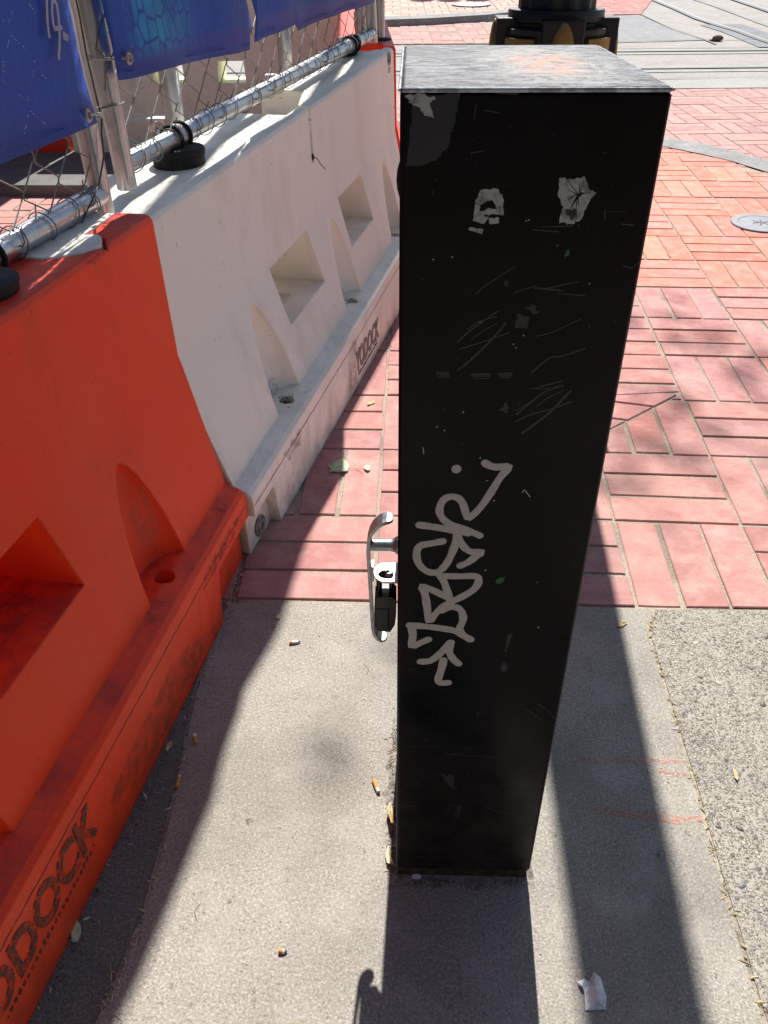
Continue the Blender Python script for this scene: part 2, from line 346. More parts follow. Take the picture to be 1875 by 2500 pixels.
M['ash'] = Mat('cigarette_ash', (.08, .08, .085), .95).m
mm = Mat('dry_leaf', (.44, .33, .17), .8); mm.mix(mm.ramp(mm.noise(60, 4), .4, .7, 0, .6), (.62, .52, .33)); M['dry'] = mm.m
mm = Mat('pale_green_leaf', (.42, .5, .28), .65); mm.mix(mm.ramp(mm.noise(70, 4), .4, .7, 0, .6), (.6, .62, .42)); M['pale_leaf'] = mm.m
M['stem'] = Mat('red_stem', (.3, .06, .04), .7).m
M['litter_pale'] = Mat('seed_husk', (.55, .48, .33), .85).m
M['litter_dark'] = Mat('dirt_crumb', (.05, .04, .03), .95).m
mm = Mat('scrap_paper', (.74, .76, .78), .8); mm.mix(mm.ramp(mm.noise(50, 5, .7), .5, .65, 0, .7), (.32, .34, .37)); mm.mix(mm.ramp(mm.noise(28, 3, .6, loc=(2, 0, 5)), .64, .7, 0, .8), (.5, .35, .2)); M['paper'] = mm.m
mm = Mat('cast_cover', (.16, .165, .185), .5, .5); mm.mix(mm.ramp(mm.noise(70, 4, .7), .5, .7, 0, .6), (.3, .3, .33)); mm.bump(mm.noise(140, 3), .3, .001); M['cover'] = mm.m
M['rail_dark'] = Mat('rail_groove', (.03, .032, .035), .6).m
M['rail'] = Mat('rail_steel', (.22, .225, .24), .4, .6).m
M['asphalt'] = concrete('asphalt_patch', (.2, .21, .225), (.12, .12, .13), (.28, .29, .31), .4)
M['foliage'] = Mat('tree_leaf', (.06, .12, .03), .6).m
M['bark'] = Mat('tree_bark', (.12, .09, .07), .9).m
mm = Mat('dark_facade', (.05, .048, .045), .8); mm.mix(mm.ramp(mm.noise(1.5, 4), .4, .7, 0, .5), (.08, .075, .07)); M['facade'] = mm.m
M['glass'] = Mat('dark_window_glass', (.01, .012, .014), .08).m
mm = Mat('spray_chalk', (.75, .17, .1), .9); M['spray'] = mm
def alpha_noise(m, scale, lo, hi, k=1.0):
    # breaks a thin painted or glued film up with real gaps
    tr = m.N('ShaderNodeBsdfTransparent'); mx = m.N('ShaderNodeMixShader')
    m.L(m.ramp(m.noise(scale, 5, .75, loc=(1, 2, 3)), lo, hi, 0, k), mx.inputs[0]); m.L(tr.outputs[0], mx.inputs[1]); m.L(m.b.outputs[0], mx.inputs[2])
    m.L(mx.outputs[0], m.nt.nodes['Material Output'].inputs[0]); return m.m
M['letter_o'] = alpha_noise(M['letter_o'], 90, .42, .56, .9)
M['spray'] = alpha_noise(M['spray'], 170, .47, .64, .6)
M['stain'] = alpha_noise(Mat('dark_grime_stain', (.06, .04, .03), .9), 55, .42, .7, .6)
M['stain_soft'] = alpha_noise(Mat('brown_grime', (.13, .085, .045), .9), 40, .38, .75, .55)

# ------------------------------------------------------------------ ground
def sheet(name, poly, mat, h, label=None, parent=None):
    m = MB(); m.add([Vector((p[0], p[1], zg(p[1])+h)) for p in poly], [tuple(range(len(poly)))])
    o = m.build(name, mat, parent)
    return o
def struct(o): o['kind'] = 'structure'; return o
g = MB(); xs = [-60, 60]; ys = [-40, Y0, 90]
g.add([(x, y, zg(y)-.012) for y in ys for x in xs], [(0, 1, 3, 2), (2, 3, 5, 4)])
struct(g.build('ground', M['crack']))
# near pavement slabs, split where the photograph shows joints
yj = .655
def GX(a): v = gs(a); return (v.x, v.y)
Lj = [(-.80, -3.0)] + [GX(a) for a in ((231, 2500), (274, 2400), (325, 2322), (427, 1938), (480, 1660), (512, 1500))]; Lj[-1] = (-.405, yj)
Rj = [(.62, -3.0)] + [GX(a) for a in ((1870, 2495), (1760, 2138), (1708, 1953), (1632, 1697), (1585, 1545))] + [(.583, yj)]
def off(poly, d): return [(x+d, y) for x, y in poly]
def slab(name, left, right, mat):
    m = MB(); n = len(left)
    def at(P, y):
        for i in range(len(P)-1):
            if P[i][1] <= y <= P[i+1][1]:
                t = (y-P[i][1])/max(1e-6, P[i+1][1]-P[i][1]); return P[i][0]+t*(P[i+1][0]-P[i][0])
        return P[0][0] if y < P[0][1] else P[-1][0]
    ys = [-3+ (yj+3)*i/40 for i in range(41)]
    vs = []
    for y in ys:
        a, b = at(left, y)+random.uniform(-.0015, .0015), at(right, y)+random.uniform(-.0015, .0015)
        vs += [(a, y, -.004), (a+.0012, y, 0), (b-.0012, y, 0), (b, y, -.004)]
    fs = [(i*4+k, i*4+k+1, i*4+k+5, i*4+k+4) for i in range(40) for k in range(3)]
    m.add(vs, fs); m.add([vs[-4], vs[-3], vs[-2], vs[-1]], [(0, 1, 2, 3)])
    return struct(m.build(name, mat))
slab('sidewalk', off(Lj, .0018), off(Rj, -.003), M['concrete'])
slab('sidewalk', [(-6, -3), (-6, yj)], off(Lj, -.002), M['concrete_dark'])
slab('sidewalk', off(Rj, .0025), [(6, -3), (6, yj)], M['aggregate'])
sb = MB(); sb.add([(-6, -3, -.0022), (6, -3, -.0022), (6, yj+.004, -.0022), (-6, yj+.004, -.0022)], [(0, 1, 2, 3)]); struct(sb.build('sidewalk', M['mortar']))
# mortar bed under all the pavers
bed = MB(); bed.add([(-6, yj+.004, -.0045), (7, yj+.004, -.0045), (7, Y0, -.0045), (-6, Y0, -.0045)], [(0, 1, 2, 3)])
bed.add([(-6, Y0, -.0045), (7, Y0, -.0045), (7, 30, zg(30)-.0045), (-6, 30, zg(30)-.0045)], [(0, 1, 2, 3)])
struct(bed.build('pavement', M['mortar']))

def clip(poly, planes):
    for (px, py, nx, ny) in planes:
        out = []; n = len(poly)
        for i in range(n):
            a, b = poly[i], poly[(i+1) % n]
            da = (a[0]-px)*nx+(a[1]-py)*ny; db = (b[0]-px)*nx+(b[1]-py)*ny
            if da >= 0: out.append(a)
            if da*db < 0:
                t = da/(da-db); out.append((a[0]+t*(b[0]-a[0]), a[1]+t*(b[1]-a[1])))
        poly = out
        if len(poly) < 3: return None
    return poly
def inset(poly, d):
    n = len(poly); cx = sum(p[0] for p in poly)/n; cy = sum(p[1] for p in poly)/n
    A = sum(poly[i][0]*poly[(i+1) % n][1]-poly[(i+1) % n][0]*poly[i][1] for i in range(n))
    s = 1 if A > 0 else -1; L = []
    for i in range(n):
        a, b = poly[i], poly[(i+1) % n]; dx, dy = b[0]-a[0], b[1]-a[1]; l = math.hypot(dx, dy)
        if l < 1e-5: continue
        L.append((a[0]-s*dy/l*d, a[1]+s*dx/l*d, dx/l, dy/l))
    out = []
    for i in range(len(L)):
        p, q = L[i-1], L[i]; den = p[2]*q[3]-p[3]*q[2]
        if abs(den) < 1e-4: out.append((q[0], q[1])); continue
        t = ((q[0]-p[0])*q[3]-(q[1]-p[1])*q[2])/den; out.append((p[0]+p[2]*t, p[1]+p[3]*t))
    return out
def area(poly):
    return .5*sum(poly[i][0]*poly[(i+1) % len(poly)][1]-poly[(i+1) % len(poly)][0]*poly[i][1] for i in range(len(poly)))
def pavers(name, org, ang, sq, xr, yr, planes, tints, gap=.0058, h=0.0, parity=0, test=None, seed=1, jit=.0022, allh=False):
    rnd = random.Random(seed); mb = MB(); ca, sa = math.cos(ang), math.sin(ang)
    for i in range(*xr):
        for j in range(*yr):
            for k in range(3):
                if allh or (i+j+parity) % 2: r = (i*sq, j*sq+k*sq/3, (i+1)*sq, j*sq+(k+1)*sq/3)
                else: r = (i*sq+k*sq/3, j*sq, i*sq+(k+1)*sq/3, (j+1)*sq)
                g2 = gap*rnd.uniform(.55, 1.15) if test is None else gap
                jx, jy = rnd.uniform(-jit, jit), rnd.uniform(-jit, jit); tw = rnd.uniform(-.006, .006)
                q = [(r[0]+g2, r[1]+g2), (r[2]-g2, r[1]+g2), (r[2]-g2, r[3]-g2), (r[0]+g2, r[3]-g2)]
                mx, my = (r[0]+r[2])/2, (r[1]+r[3])/2
                q = [(mx+(x-mx)-(y-my)*tw+jx, my+(y-my)+(x-mx)*tw+jy) for x, y in q]
                q = [(org[0]+x*ca-y*sa, org[1]+x*sa+y*ca) for x, y in q]
                q = clip(q, planes)
                if not q or abs(area(q)) < 1.2e-4: continue
                if test and not test(sum(p[0] for p in q)/len(q), sum(p[1] for p in q)/len(q)): continue
                if area(q) < 0: q = q[::-1]
                qi = inset(q, .0022)
                if abs(area(qi)) > abs(area(q)) or len(qi) != len(q): qi = q
                c = rnd.choice(tints); b = rnd.uniform(.86, 1.14); c = tuple(v*b*rnd.uniform(.96, 1.04) for v in c)
                dz = h+rnd.uniform(-.0012, .0012); n = len(q)
                V = [(x, y, zg(y)-.014+dz) for x, y in q]+[(x, y, zg(y)-.0022+dz) for x, y in q]+[(x, y, zg(y)+dz) for x, y in qi]
                mb.add(V, [(a, (a+1) % n, n+(a+1) % n, n+a) for a in range(n)]+[(n+a, n+(a+1) % n, 2*n+(a+1) % n, 2*n+a) for a in range(n)]+[tuple(range(2*n, 3*n))], c)
    return struct(mb.build(name, M['brick'], vcol=True))
PINK = [(.44, .205, .185), (.47, .215, .19), (.41, .19, .175), (.43, .215, .20), (.48, .21, .18)]
RED = [(.64, .205, .14), (.68, .22, .15), (.61, .195, .135), (.65, .235, .165)]
MAUVE = [(.42, .25, .225), (.45, .265, .235), (.40, .235, .22)]
# a seam runs away from the cabinet: the paving left of it is square to the cabinet, right of it turned
SEAMX = .30
fanA, fanB = gs((1664, 962)), gs((1488, 1052))
fn = (fanB-fanA).normalized(); nU = (-fn.y*-1, fn.x*-1)   # normal towards the far side
up = (fn.y, -fn.x) if (fn.y*0 + -fn.x*1) > 0 else (-fn.y, fn.x)
if up[1] < 0: up = (-up[0], -up[1])
pavers('pavement', (-.068, .665), R(-.3), .327, (-14, 2), (0, 15), [(0, .667, 0, 1), (SEAMX-.004, 0, -1, 0), (0, b_out[0].y+.0 if 0 else 5.26, 0, -1)], PINK, parity=0, seed=3)
a3 = R(-2.4); LX, LY = .872, .975
dirn = (math.sin(-a3), math.cos(-a3))
# line B: main joint that bounds the fan on its right
Bn = (math.cos(a3), math.sin(a3))
arc = [gs(a) for a in ((1500, 352), (1624, 359), (1716, 378), (1788, 395), (1875, 422), (2050, 500), (2250, 620))]
def arc_y(x, P=arc):
    for i in range(len(P)-1):
        if P[i].x <= x <= P[i+1].x: t = (x-P[i].x)/(P[i+1].x-P[i].x); return P[i].y+t*(P[i+1].y-P[i].y)
    return P[0].y if x < P[0].x else P[-1].y
main_planes = [(0, .667, 0, 1), (SEAMX, 0, 1, 0)]
BL = (LX, LY); bR = (LX-.0015, LY, Bn[0], Bn[1]); bL = (LX-.004, LY, -Bn[0], -Bn[1])
pavers('pavement', (LX, LY-.327), a3, .327, (0, 15), (0, 6), main_planes+[(0, 2.58, 0, -1)], PINK, parity=1, seed=4)
pavers('pavement', (LX, LY-.327), a3, .327, (-3, 0), (0, 6), main_planes+[(0, 2.58, 0, -1), (fanA.x, fanA.y, -up[0], -up[1])], PINK, parity=1, seed=4)
pavers('pavement', (LX+.012, LY-.327-.012), a3, .327, (-2, 15), (5, 15), main_planes+[(0, 2.592, 0, 1)], RED, gap=.0045, parity=1, test=lambda x, y: y < arc_y(x)+.22, seed=5)
# the turned fan of cut bricks, in two wedges
fU = (fanA.x+up[0]*.008, fanA.y+up[1]*.008, up[0], up[1]); cut2 = (fanA.x, fanA.y+.02, -.12, 1)
pavers('pavement', (fanA.x, fanA.y), R(-14), .327, (-3, 2), (-2, 3), [fU, bL, (SEAMX, 0, 1, 0), (cut2[0], cut2[1]-.006, .12, -1)], PINK, parity=0, seed=8, allh=True)
pavers('pavement', (LX, LY-.327), a3, .327, (-3, 0), (2, 6), [cut2, (SEAMX, 0, 1, 0), (0, 2.58, 0, -1)], PINK, parity=1, seed=9, allh=True)
# granite band and the paving beyond it
b_out = [gs(a) for a in ((1300, 330), (1500, 328), (1629, 338), (1716, 352), (1800, 372), (1875, 393), (2050, 455), (2250, 560))]
b_in = [gs(a) for a in ((1300, 352), (1500, 350), (1624, 359), (1716, 378), (1788, 395), (1875, 422), (2050, 500), (2250, 620))]
kb = MB(); n = len(b_out)
kb.add([(p.x, p.y, zg(p.y)+.004) for p in b_in]+[(p.x, p.y, zg(p.y)+.004) for p in b_out], [(i, i+1, n+i+1, n+i) for i in range(n-1)])
struct(kb.build('kerb', M['granite']))
def out_y(x):
    P = b_out
    for i in range(len(P)-1):
        if P[i].x <= x <= P[i+1].x: t = (x-P[i].x)/(P[i+1].x-P[i].x); return P[i].y+t*(P[i+1].y-P[i].y)
    return P[0].y if x < P[0].x else P[-1].y
yb = gs((1700, 216)).y
pavers('pavement', (1.2, 5.0), R(3.5), .33, (-12, 18), (-5, 8), [(0, yb, 0, -1)], MAUVE, gap=.0035, parity=0, test=lambda x, y: y > out_y(x)-.22 and (x > .9 or y > 5.4), seed=6)
def quadpx(name, pts, mat, h): return struct(sheet(name, [gs(a) for a in pts], mat, h))
struct(sheet('road', [(-30, yb), (40, yb), (40, 88), (-30, 88)], M['road'], .0))
quadpx('road', [(600, 205), (1480, 198), (2000, 190), (2400, 188), (2400, 213), (2000, 214), (1480, 218), (600, 222)], M['road_pale'], .004)
quadpx('road', [(600, 180), (1480, 177), (2400, 168), (2400, 186), (1480, 196), (600, 203)], M['granite'], .004) if False else None
def strip(name, a, b, w_, mat, h, parent=None):
    A, B = gs(a), gs(b); d = (B-A); d.z = 0; d.normalize(); p = Vector((-d.y, d.x, 0))*w_/2
    return struct(sheet(name, [A-p, B-p, B+p, A+p], mat, h))
# embedded tram rails
for (l, r_) in (((500, 181), (2400, 162)), ((500, 137), (2400, 121))):
    strip('road', l, r_, .34, M['road_pale'], .005); strip('tram_track', (l[0], l[1]-1), (r_[0], r_[1]-1), .055, M['rail'], .009); strip('tram_track', l, r_, .05, M['rail_dark'], .013)
strip('tram_track', (500, 128), (2400, 112), .02, M['rail_dark'], .009)
strip('road', (500, 112), (2400, 92), .02, M['rail_dark'], .006); strip('road', (500, 205), (2400, 186), .018, M['rail_dark'], .010)
def ribbon(name, pts, w_, mat, h):
    P = [gs(a) for a in pts]; m = MB(); vs = []
    for i, p in enumerate(P):
        d = P[min(i+1, len(P)-1)]-P[max(i-1, 0)]; d.z = 0; d.normalize(); q = Vector((-d.y, d.x, 0))*w_/2
        for s in (-1, 1): v = p+q*s; vs.append((v.x, v.y, zg(v.y)+h))
    m.add(vs, [(2*i, 2*i+1, 2*i+3, 2*i+2) for i in range(len(P)-1)]); return struct(m.build(name, mat))
cur1 = [(1540, -22), (1590, -3), (1650, 22), (1700, 45), (1752, 62), (1800, 76), (1850, 95), (1900, 112), (1990, 150)]
ribbon('tram_track', cur1, .10, M['rail'], .009); ribbon('tram_track', [(x-2, y+2) for x, y in cur1], .07, M['rail_dark'], .013)
cur2 = [(1740, -20), (1795, 0), (1845, 17), (1900, 36), (2000, 72)]
ribbon('tram_track', cur2, .10, M['rail'], .009); ribbon('tram_track', [(x-2, y+2) for x, y in cur2], .07, M['rail_dark'], .013)
ribbon('road', [(1680, -5), (1755, 20), (1850, 56), (1930, 84)], .05, M['granite'], .007)
quadpx('road', [(1478, 40), (1560, 37), (1640, 73), (1722, 99), (1600, 103), (1460, 106)], M['road_grey'], .005)
ribbon('road', [(1500, 4), (1565, 36), (1640, 72), (1722, 99), (1748, 110)], .03, M['rail_dark'], .009)
quadpx('road', [(1708, 62), (1812, 60), (1880, 84), (1960, 112), (1960, 122), (1852, 116), (1760, 78)], M['asphalt'], .006)
# brick crossing beyond the tracks, with the far kerb
fk_in = [gs(a) for a in ((700, 73), (800, 71), (945, 68), (1050, 64), (1190, 55), (1300, 42), (1400, 25))]
fk_out = [gs(a) for a in ((700, 62), (800, 60), (945, 58), (1050, 55), (1200, 45), (1300, 33), (1400, 16))]
yc = gs((1000, 110)).y
def far_y(x, P):
    for i in range(len(P)-1):
        if P[i].x <= x <= P[i+1].x: t = (x-P[i].x)/(P[i+1].x-P[i].x); return P[i].y+t*(P[i+1].y-P[i].y)
    return P[0].y if x < P[0].x else P[-1].y
FARP = [(.68, .38, .31), (.72, .42, .34), (.64, .36, .30)]
pavers('pavement', (-.1, yc), R(2), .36, (-9, 5), (0, 12), [(0, yc, 0, 1), (1.0, 9, -1, 0)], MAUVE, gap=.006, h=.012, parity=0, test=lambda x, y: y < far_y(x, fk_in), seed=12)
pavers('pavement', (-.1, yc), R(1), .36, (-12, 12), (4, 45), [(1.0, 9, -1, .35)], FARP, gap=.007, h=.03, parity=1, test=lambda x, y: y > far_y(x, fk_out) and y < 24, seed=13)
struct(sheet('pavement', [(-5, yc), (1.05, yc), (1.1, 11.9), (-5, 11.9)], M['mortar'], .007))
pm = MB(); L_ = fk_out
pm.add([(p.x, p.y, zg(p.y)+.02) for p in L_]+[(L_[-1].x+2.2, 24, zg(24)+.02), (-6, 24, zg(24)+.02)], [tuple(range(len(L_)+2))]); struct(pm.build('pavement', M['mortar']))
kb = MB(); n = len(fk_in)
kb.add([(p.x, p.y, zg(p.y)-.01) for p in fk_in]+[(p.x, p.y+.03, zg(p.y)+.09) for p in fk_in]+[(p.x, p.y, zg(p.y)+.09) for p in fk_out]+[(p.x, p.y+.02, zg(p.y)) for p in fk_out], [(k*n+i, k*n+i+1, (k+1)*n+i+1, (k+1)*n+i) for i in range(n-1) for k in range(3)])
struct(kb.build('kerb', M['granite']))
pavers('pavement', (gs((1470, 38)).x, gs((1470, 38)).y), R(4), .36, (-3, 6), (0, 22), [(gs((1565, 36)).x, gs((1565, 36)).y, -.95, .3), (0, gs((1500, 38)).y, 0, 1)], [(.42, .17, .15), (.46, .19, .16)], gap=.005, h=.012, seed=14)

M['spray'] = M['spray']
# spray-paint marks on the slab
def patch(name, pts, mat, h, parent=None, jag=.0, seed=2):
    rnd = random.Random(seed); P = [gs(a) for a in pts]; out = []
    for i in range(len(P)):
        a, b = P[i], P[(i+1) % len(P)]
        for k in range(6): v = a.lerp(b, k/6); out.append((v.x+rnd.uniform(-jag, jag), v.y+rnd.uniform(-jag, jag), zg(v.y)+h))
    m = MB(); m.add(out, [tuple(range(len(out)))]); return m.build(name, mat, parent)
sp_ = tag(empty('spray_mark', (.38, .3, 0)), 'faint orange spray paint bars across the concrete slab right of the cabinet', 'paint mark')
T = at_world((.38, .3, 0))
for q in ([(1410, 1848), (1672, 1853), (1675, 1862), (1560, 1868), (1415, 1864)], [(1590, 1878), (1674, 1886), (1676, 1893), (1600, 1890)], [(1440, 1970), (1560, 1980), (1712, 1994), (1722, 2010), (1650, 2014), (1540, 1998), (1450, 1988)]):
    o = patch('paint_bar', q, M['spray'], .0012, sp_, .003); o.data.transform(T)
# ------------------------------------------------------------------ the black cabinet
W_, H_, D_ = .216, 1.156, .312
CO = (W_/2, D_/2, 0); T = at_world(CO)
cab = tag(empty('utility_cabinet', CO), 'tall black steel cabinet with silver marker graffiti and a scuffed top', 'cabinet')
m = MB(); m.box((.003, .003, -.01), (W_-.003, D_-.003, .03)); m.build('plinth', M['foot'], cab, T=T)
m = MB(); m.box((0, 0, .022), (W_, D_, H_-.004), ch=.0025); m.build('body', M['black'], cab, T=T)
m = MB(); m.box((-.0004, -.0004, H_-.0045), (W_+.0004, D_+.0004, H_), ch=.0035); m.build('top', M['worn_top'], cab, T=T)
m = Each()  # worn top edges, coloured bright to carry the edge highlight as well
for a_, b_, r_ in (((.002, -.0002, H_-.0022), (W_-.002, -.0002, H_-.0022), .0019), ((W_+.0002, 0, H_-.0022), (W_+.0002, D_, H_-.0022), .0012), ((-.0002, 0, H_-.0022), (-.0002, D_, H_-.0022), .0012)): m.tube([a_, b_], r_, 6)
m.build('worn_highlight_rim', M['rim'], cab, T=T)
m = Each(); m.tube([(W_-.0006, .0004, .03), (W_-.0006, .0004, .5), (W_-.0006, .0004, .74)], [.0011, .0009, .0002], 5); m.tube([(.0006, .0004, .03), (.0006, .0004, .25), (.0006, .0004, .34)], [.0008, .0007, .0002], 5); m.build('worn_edge', M['edge'], cab, T=T)
def fp(x, y): return hit((x, y), (0, 0, 0), Y)                       # a point of the front face
def stroke(mb, pts, wpx, ntaper=True, smooth=3, th=.0003):
    P = [fp(*q) for q in pts]
    if smooth and len(P) > 2:                                        # Catmull-Rom
        out = []
        for i in range(len(P)-1):
            p0, p1, p2, p3 = P[max(i-1, 0)], P[i], P[i+1], P[min(i+2, len(P)-1)]
            for k in range(smooth):
                t = k/smooth
                out.append(.5*((2*p1)+(-p0+p2)*t+(2*p0-5*p1+4*p2-p3)*t*t+(-p0+3*p1-3*p2+p3)*t**3))
        out.append(P[-1]); P = out
    d = (P[0]-CAM).dot(CF); w2 = wpx/2*d/F
    a, b = (P[0]-P[1]).normalized(), (P[-1]-P[-2]).normalized()
    pre = [P[0]+a*w2*.95, P[0]+a*w2*.7, P[0]+a*w2*.35]; post = [P[-1]+b*w2*.35, P[-1]+b*w2*.7, P[-1]+b*w2*.95]
    R_ = [w2*.3, w2*.72, w2*.94]+[w2*(random.uniform(.93, 1.06)+.06*math.sin(k_*1.3)) for k_ in range(len(P))]+[w2*.94, w2*.72, w2*.3]
    mb.tube([Vector((q.x, -.0002, q.z)) for q in pre+P+post], R_, n=8, flat=(Y, th))
gr = MB(); z5 = lambda L: [(950+x*.3014, 1080+y*.3014) for x, y in L]
for L in ([(775, 165), (820, 190), (880, 200), (975, 195), (905, 275), (830, 395), (740, 525), (645, 612), (620, 570), (600, 500), (565, 455), (505, 438), (440, 465), (408, 540), (425, 605), (490, 660), (600, 695), (690, 735), (735, 755)],
          [(243, 668), (400, 690), (520, 712), (640, 735)],
          [(548, 720), (562, 770), (600, 840), (660, 885), (752, 888), (700, 925), (640, 970), (575, 998)],
          [(435, 800), (340, 818), (250, 838), (222, 900), (242, 985), (310, 1045), (390, 1050), (455, 995), (505, 905), (535, 820), (552, 735)],
          [(400, 1060), (445, 1130), (475, 1220), (500, 1290)],
          [(450, 1082), (580, 1084), (690, 1082), (727, 1110), (700, 1175), (630, 1228), (520, 1285), (430, 1335), (370, 1395), (322, 1450), (308, 1340), (290, 1225), (265, 1165), (350, 1195), (440, 1240), (490, 1265)],
          [(425, 1362), (480, 1338), (545, 1335), (590, 1375), (598, 1440), (570, 1510), (600, 1560), (660, 1597)],
          [(165, 1480), (290, 1490), (420, 1505), (540, 1528), (600, 1565)], [(178, 1490), (192, 1560), (185, 1648), (255, 1622), (318, 1595)],
          [(255, 1775), (330, 1770), (400, 1722), (465, 1655), (500, 1620)], [(495, 1625), (488, 1700), (520, 1755), (562, 1792)],
          [(440, 1762), (425, 1830), (398, 1920), (415, 1948), (478, 1945)]):
    stroke(gr, z5(L), 19.5)
c0 = fp(*z5([(545, 215)])[0]); gr.lathe([(.0003, -.0004), (.0052, -.0004), (.0054, 0), (.0052, .0003)], (c0.x, -.0001, c0.z), 16, M=Matrix.Rotation(R(90), 3, 'X'))
gr.build('graffiti', M['graffiti'], cab, T=T)
sc = MB(); z4 = lambda L: [(950+x*.3918, 600+y*.3918) for x, y in L]
for L, wd_ in (([(540, 300), (610, 240), (785, 128)], 3), ([(778, 293), (840, 270), (915, 248)], 3), ([(905, 262), (980, 268), (1085, 280)], 4), ([(980, 266), (1090, 240), (1175, 224)], 3), ([(1053, 296), (1220, 310)], 3),
             ([(425, 602), (500, 530), (675, 408)], 4), ([(490, 520), (560, 470), (670, 440)], 3), ([(510, 585), (590, 525), (668, 485)], 3), ([(440, 643), (560, 605), (745, 542)], 3.5), ([(430, 772), (520, 700), (650, 570), (725, 480)], 5),
             ([(915, 563), (1020, 535), (1192, 455)], 3), ([(890, 788), (1000, 695), (1070, 690), (1222, 638)], 4), ([(795, 1050), (880, 975), (985, 900), (1080, 870)], 4.5), ([(920, 1000), (990, 945), (1085, 903)], 3),
             ([(790, 1095), (880, 1050), (1000, 1020), (1130, 972)], 4), ([(828, 1168), (920, 1100), (1010, 1030), (1075, 960), (1130, 903)], 6), ([(880, 888), (980, 890), (1000, 880)], 3), ([(940, 876), (1078, 842)], 4), ([(790, 1025), (860, 985)], 3),
             ([(295, 790), (370, 790)], 5), ([(300, 803), (370, 803)], 4), ([(305, 817), (375, 815)], 3), ([(512, 802), (630, 797)], 5), ([(520, 815), (630, 810)], 4), ([(530, 828), (620, 826)], 3), ([(682, 797), (765, 795)], 5), ([(690, 810), (760, 808)], 4), ([(695, 822), (755, 820)], 3)):
    stroke(sc, z4(L), wd_, smooth=2, th=.00015)
z6 = lambda L: [(850+x*.3617, 1700+y*.3617) for x, y in L]
for L, wd_ in (([(335, 332), (600, 340), (890, 350)], 1.2), ([(650, 385), (860, 402), (1310, 412)], 1.6), ([(700, 388), (800, 372)], 1), ([(930, 750), (1060, 785), (1190, 805)], 2), ([(685, 733), (740, 743)], 1.5), ([(325, 957), (435, 960)], 1.2),
             ([(1190, 80), (1240, 110), (1310, 165)], 2), ([(1270, 45), (1340, 90), (1395, 150)], 1.6), ([(1190, 532), (1290, 505)], 1.3), ([(325, 744), (455, 740)], 2), ([(1090, 10), (1200, 60)], 1), ([(325, 1083), (800, 1090), (1235, 1110)], 1.2)):
    stroke(sc, z6(L), wd_, smooth=2, th=.00015)
z3 = lambda L: [(960+x*.422, 100+y*.422) for x, y in L]
for L, wd_ in (([(480, 370), (468, 450)], 2.5), ([(530, 400), (610, 415)], 2.5), ([(450, 648), (515, 636)], 3), ([(860, 1075), (1040, 1070)], 3), ([(810, 1092), (955, 1103)], 3), ([(1225, 975), (1222, 1035)], 3), ([(1325, 1058), (1390, 1066)], 3.5), ([(1330, 1300), (1380, 1312), (1430, 1270)], 3), ([(1240, 985), (1350, 985)], 1.2)):
    stroke(sc, z3(L), wd_, smooth=2, th=.00015)
rnd = random.Random(4)
for i in range(60):                                                   # small nicks all over the front, thickest low down
    x, y = rnd.uniform(985, 1500), 300+1780*rnd.random()**.8
    xr = 1646-(y-212)*.1848
    if x > xr-12: continue
    l = rnd.uniform(2, 12); a = rnd.uniform(0, 3.14); stroke(sc, [(x, y), (x+l*math.cos(a), y+l*math.sin(a))], rnd.uniform(.8, 1.8), smooth=0, th=.00012)
sc.build('scratches', M['scratch'], cab, T=T)['kind'] = 'stuff'
def blob(mb, pts, h=.0003, jag=3.0, sub=5, seed=1, conv=fp):
    rnd = random.Random(seed); out = []
    for i in range(len(pts)):
        a, b = pts[i], pts[(i+1) % len(pts)]
        for k in range(sub): t = k/sub; out.append((a[0]+(b[0]-a[0])*t+rnd.uniform(-jag, jag), a[1]+(b[1]-a[1])*t+rnd.uniform(-jag, jag)))
    mb.add([conv(*q)+Vector((0, -h, 0)) for q in out], [tuple(range(len(out)))])
def ring_blob(mb, outer, inner, h, jag=2.5, seed=1):
    # ragged residue with a hole: a strip between two outlines
    rnd = random.Random(seed); n = len(outer)*5
    def den(P):
        o = []
        for i in range(len(P)):
            a, b = P[i], P[(i+1) % len(P)]
            for k in range(5): o.append((a[0]+(b[0]-a[0])*k/5+rnd.uniform(-jag, jag), a[1]+(b[1]-a[1])*k/5+rnd.uniform(-jag, jag)))
        return [fp(*q)+Vector((0, -h, 0)) for q in o]
    A, B = den(outer), den(inner); mb.add(A+B, [(i, (i+1) % n, n+(i+1) % n, n+i) for i in range(n)])
gl = Each()
ring_blob(gl, z3([(505, 860), (600, 855), (635, 900), (642, 1010), (560, 1000), (525, 1058), (462, 1040), (475, 930)]), z3([(540, 925), (570, 922), (585, 935), (600, 975), (560, 965), (520, 985), (500, 985), (505, 950)]), .0003, 2)
ring_blob(gl, z3([(965, 790), (1035, 800), (1105, 785), (1130, 850), (1172, 880), (1120, 945), (1080, 1040), (1020, 1060), (955, 1050), (985, 960), (950, 890)]), z3([(1062, 880), (1075, 882), (1085, 875), (1103, 880), (1090, 892), (1078, 902), (1068, 905), (1064, 900), (1060, 895), (1058, 890), (1060, 885)]), .0003, 2.5, 3)
blob(gl, z3([(70, 312), (160, 305), (250, 330), (215, 360), (228, 440), (180, 430), (150, 380), (100, 365)]), .0005, 3)
blob(gl, z3([(548, 1025), (610, 1022), (612, 1055), (560, 1062)]), .0003, 2); blob(gl, z3([(525, 1005), (548, 1003), (545, 1020), (525, 1020)]), .0003, 1)
blob(gl, z3([(438, 1075), (520, 1090), (515, 1118), (440, 1095)]), .0003, 2)
gl.build('sticker_residue', M['glue'], cab, T=T)
gd = Each()
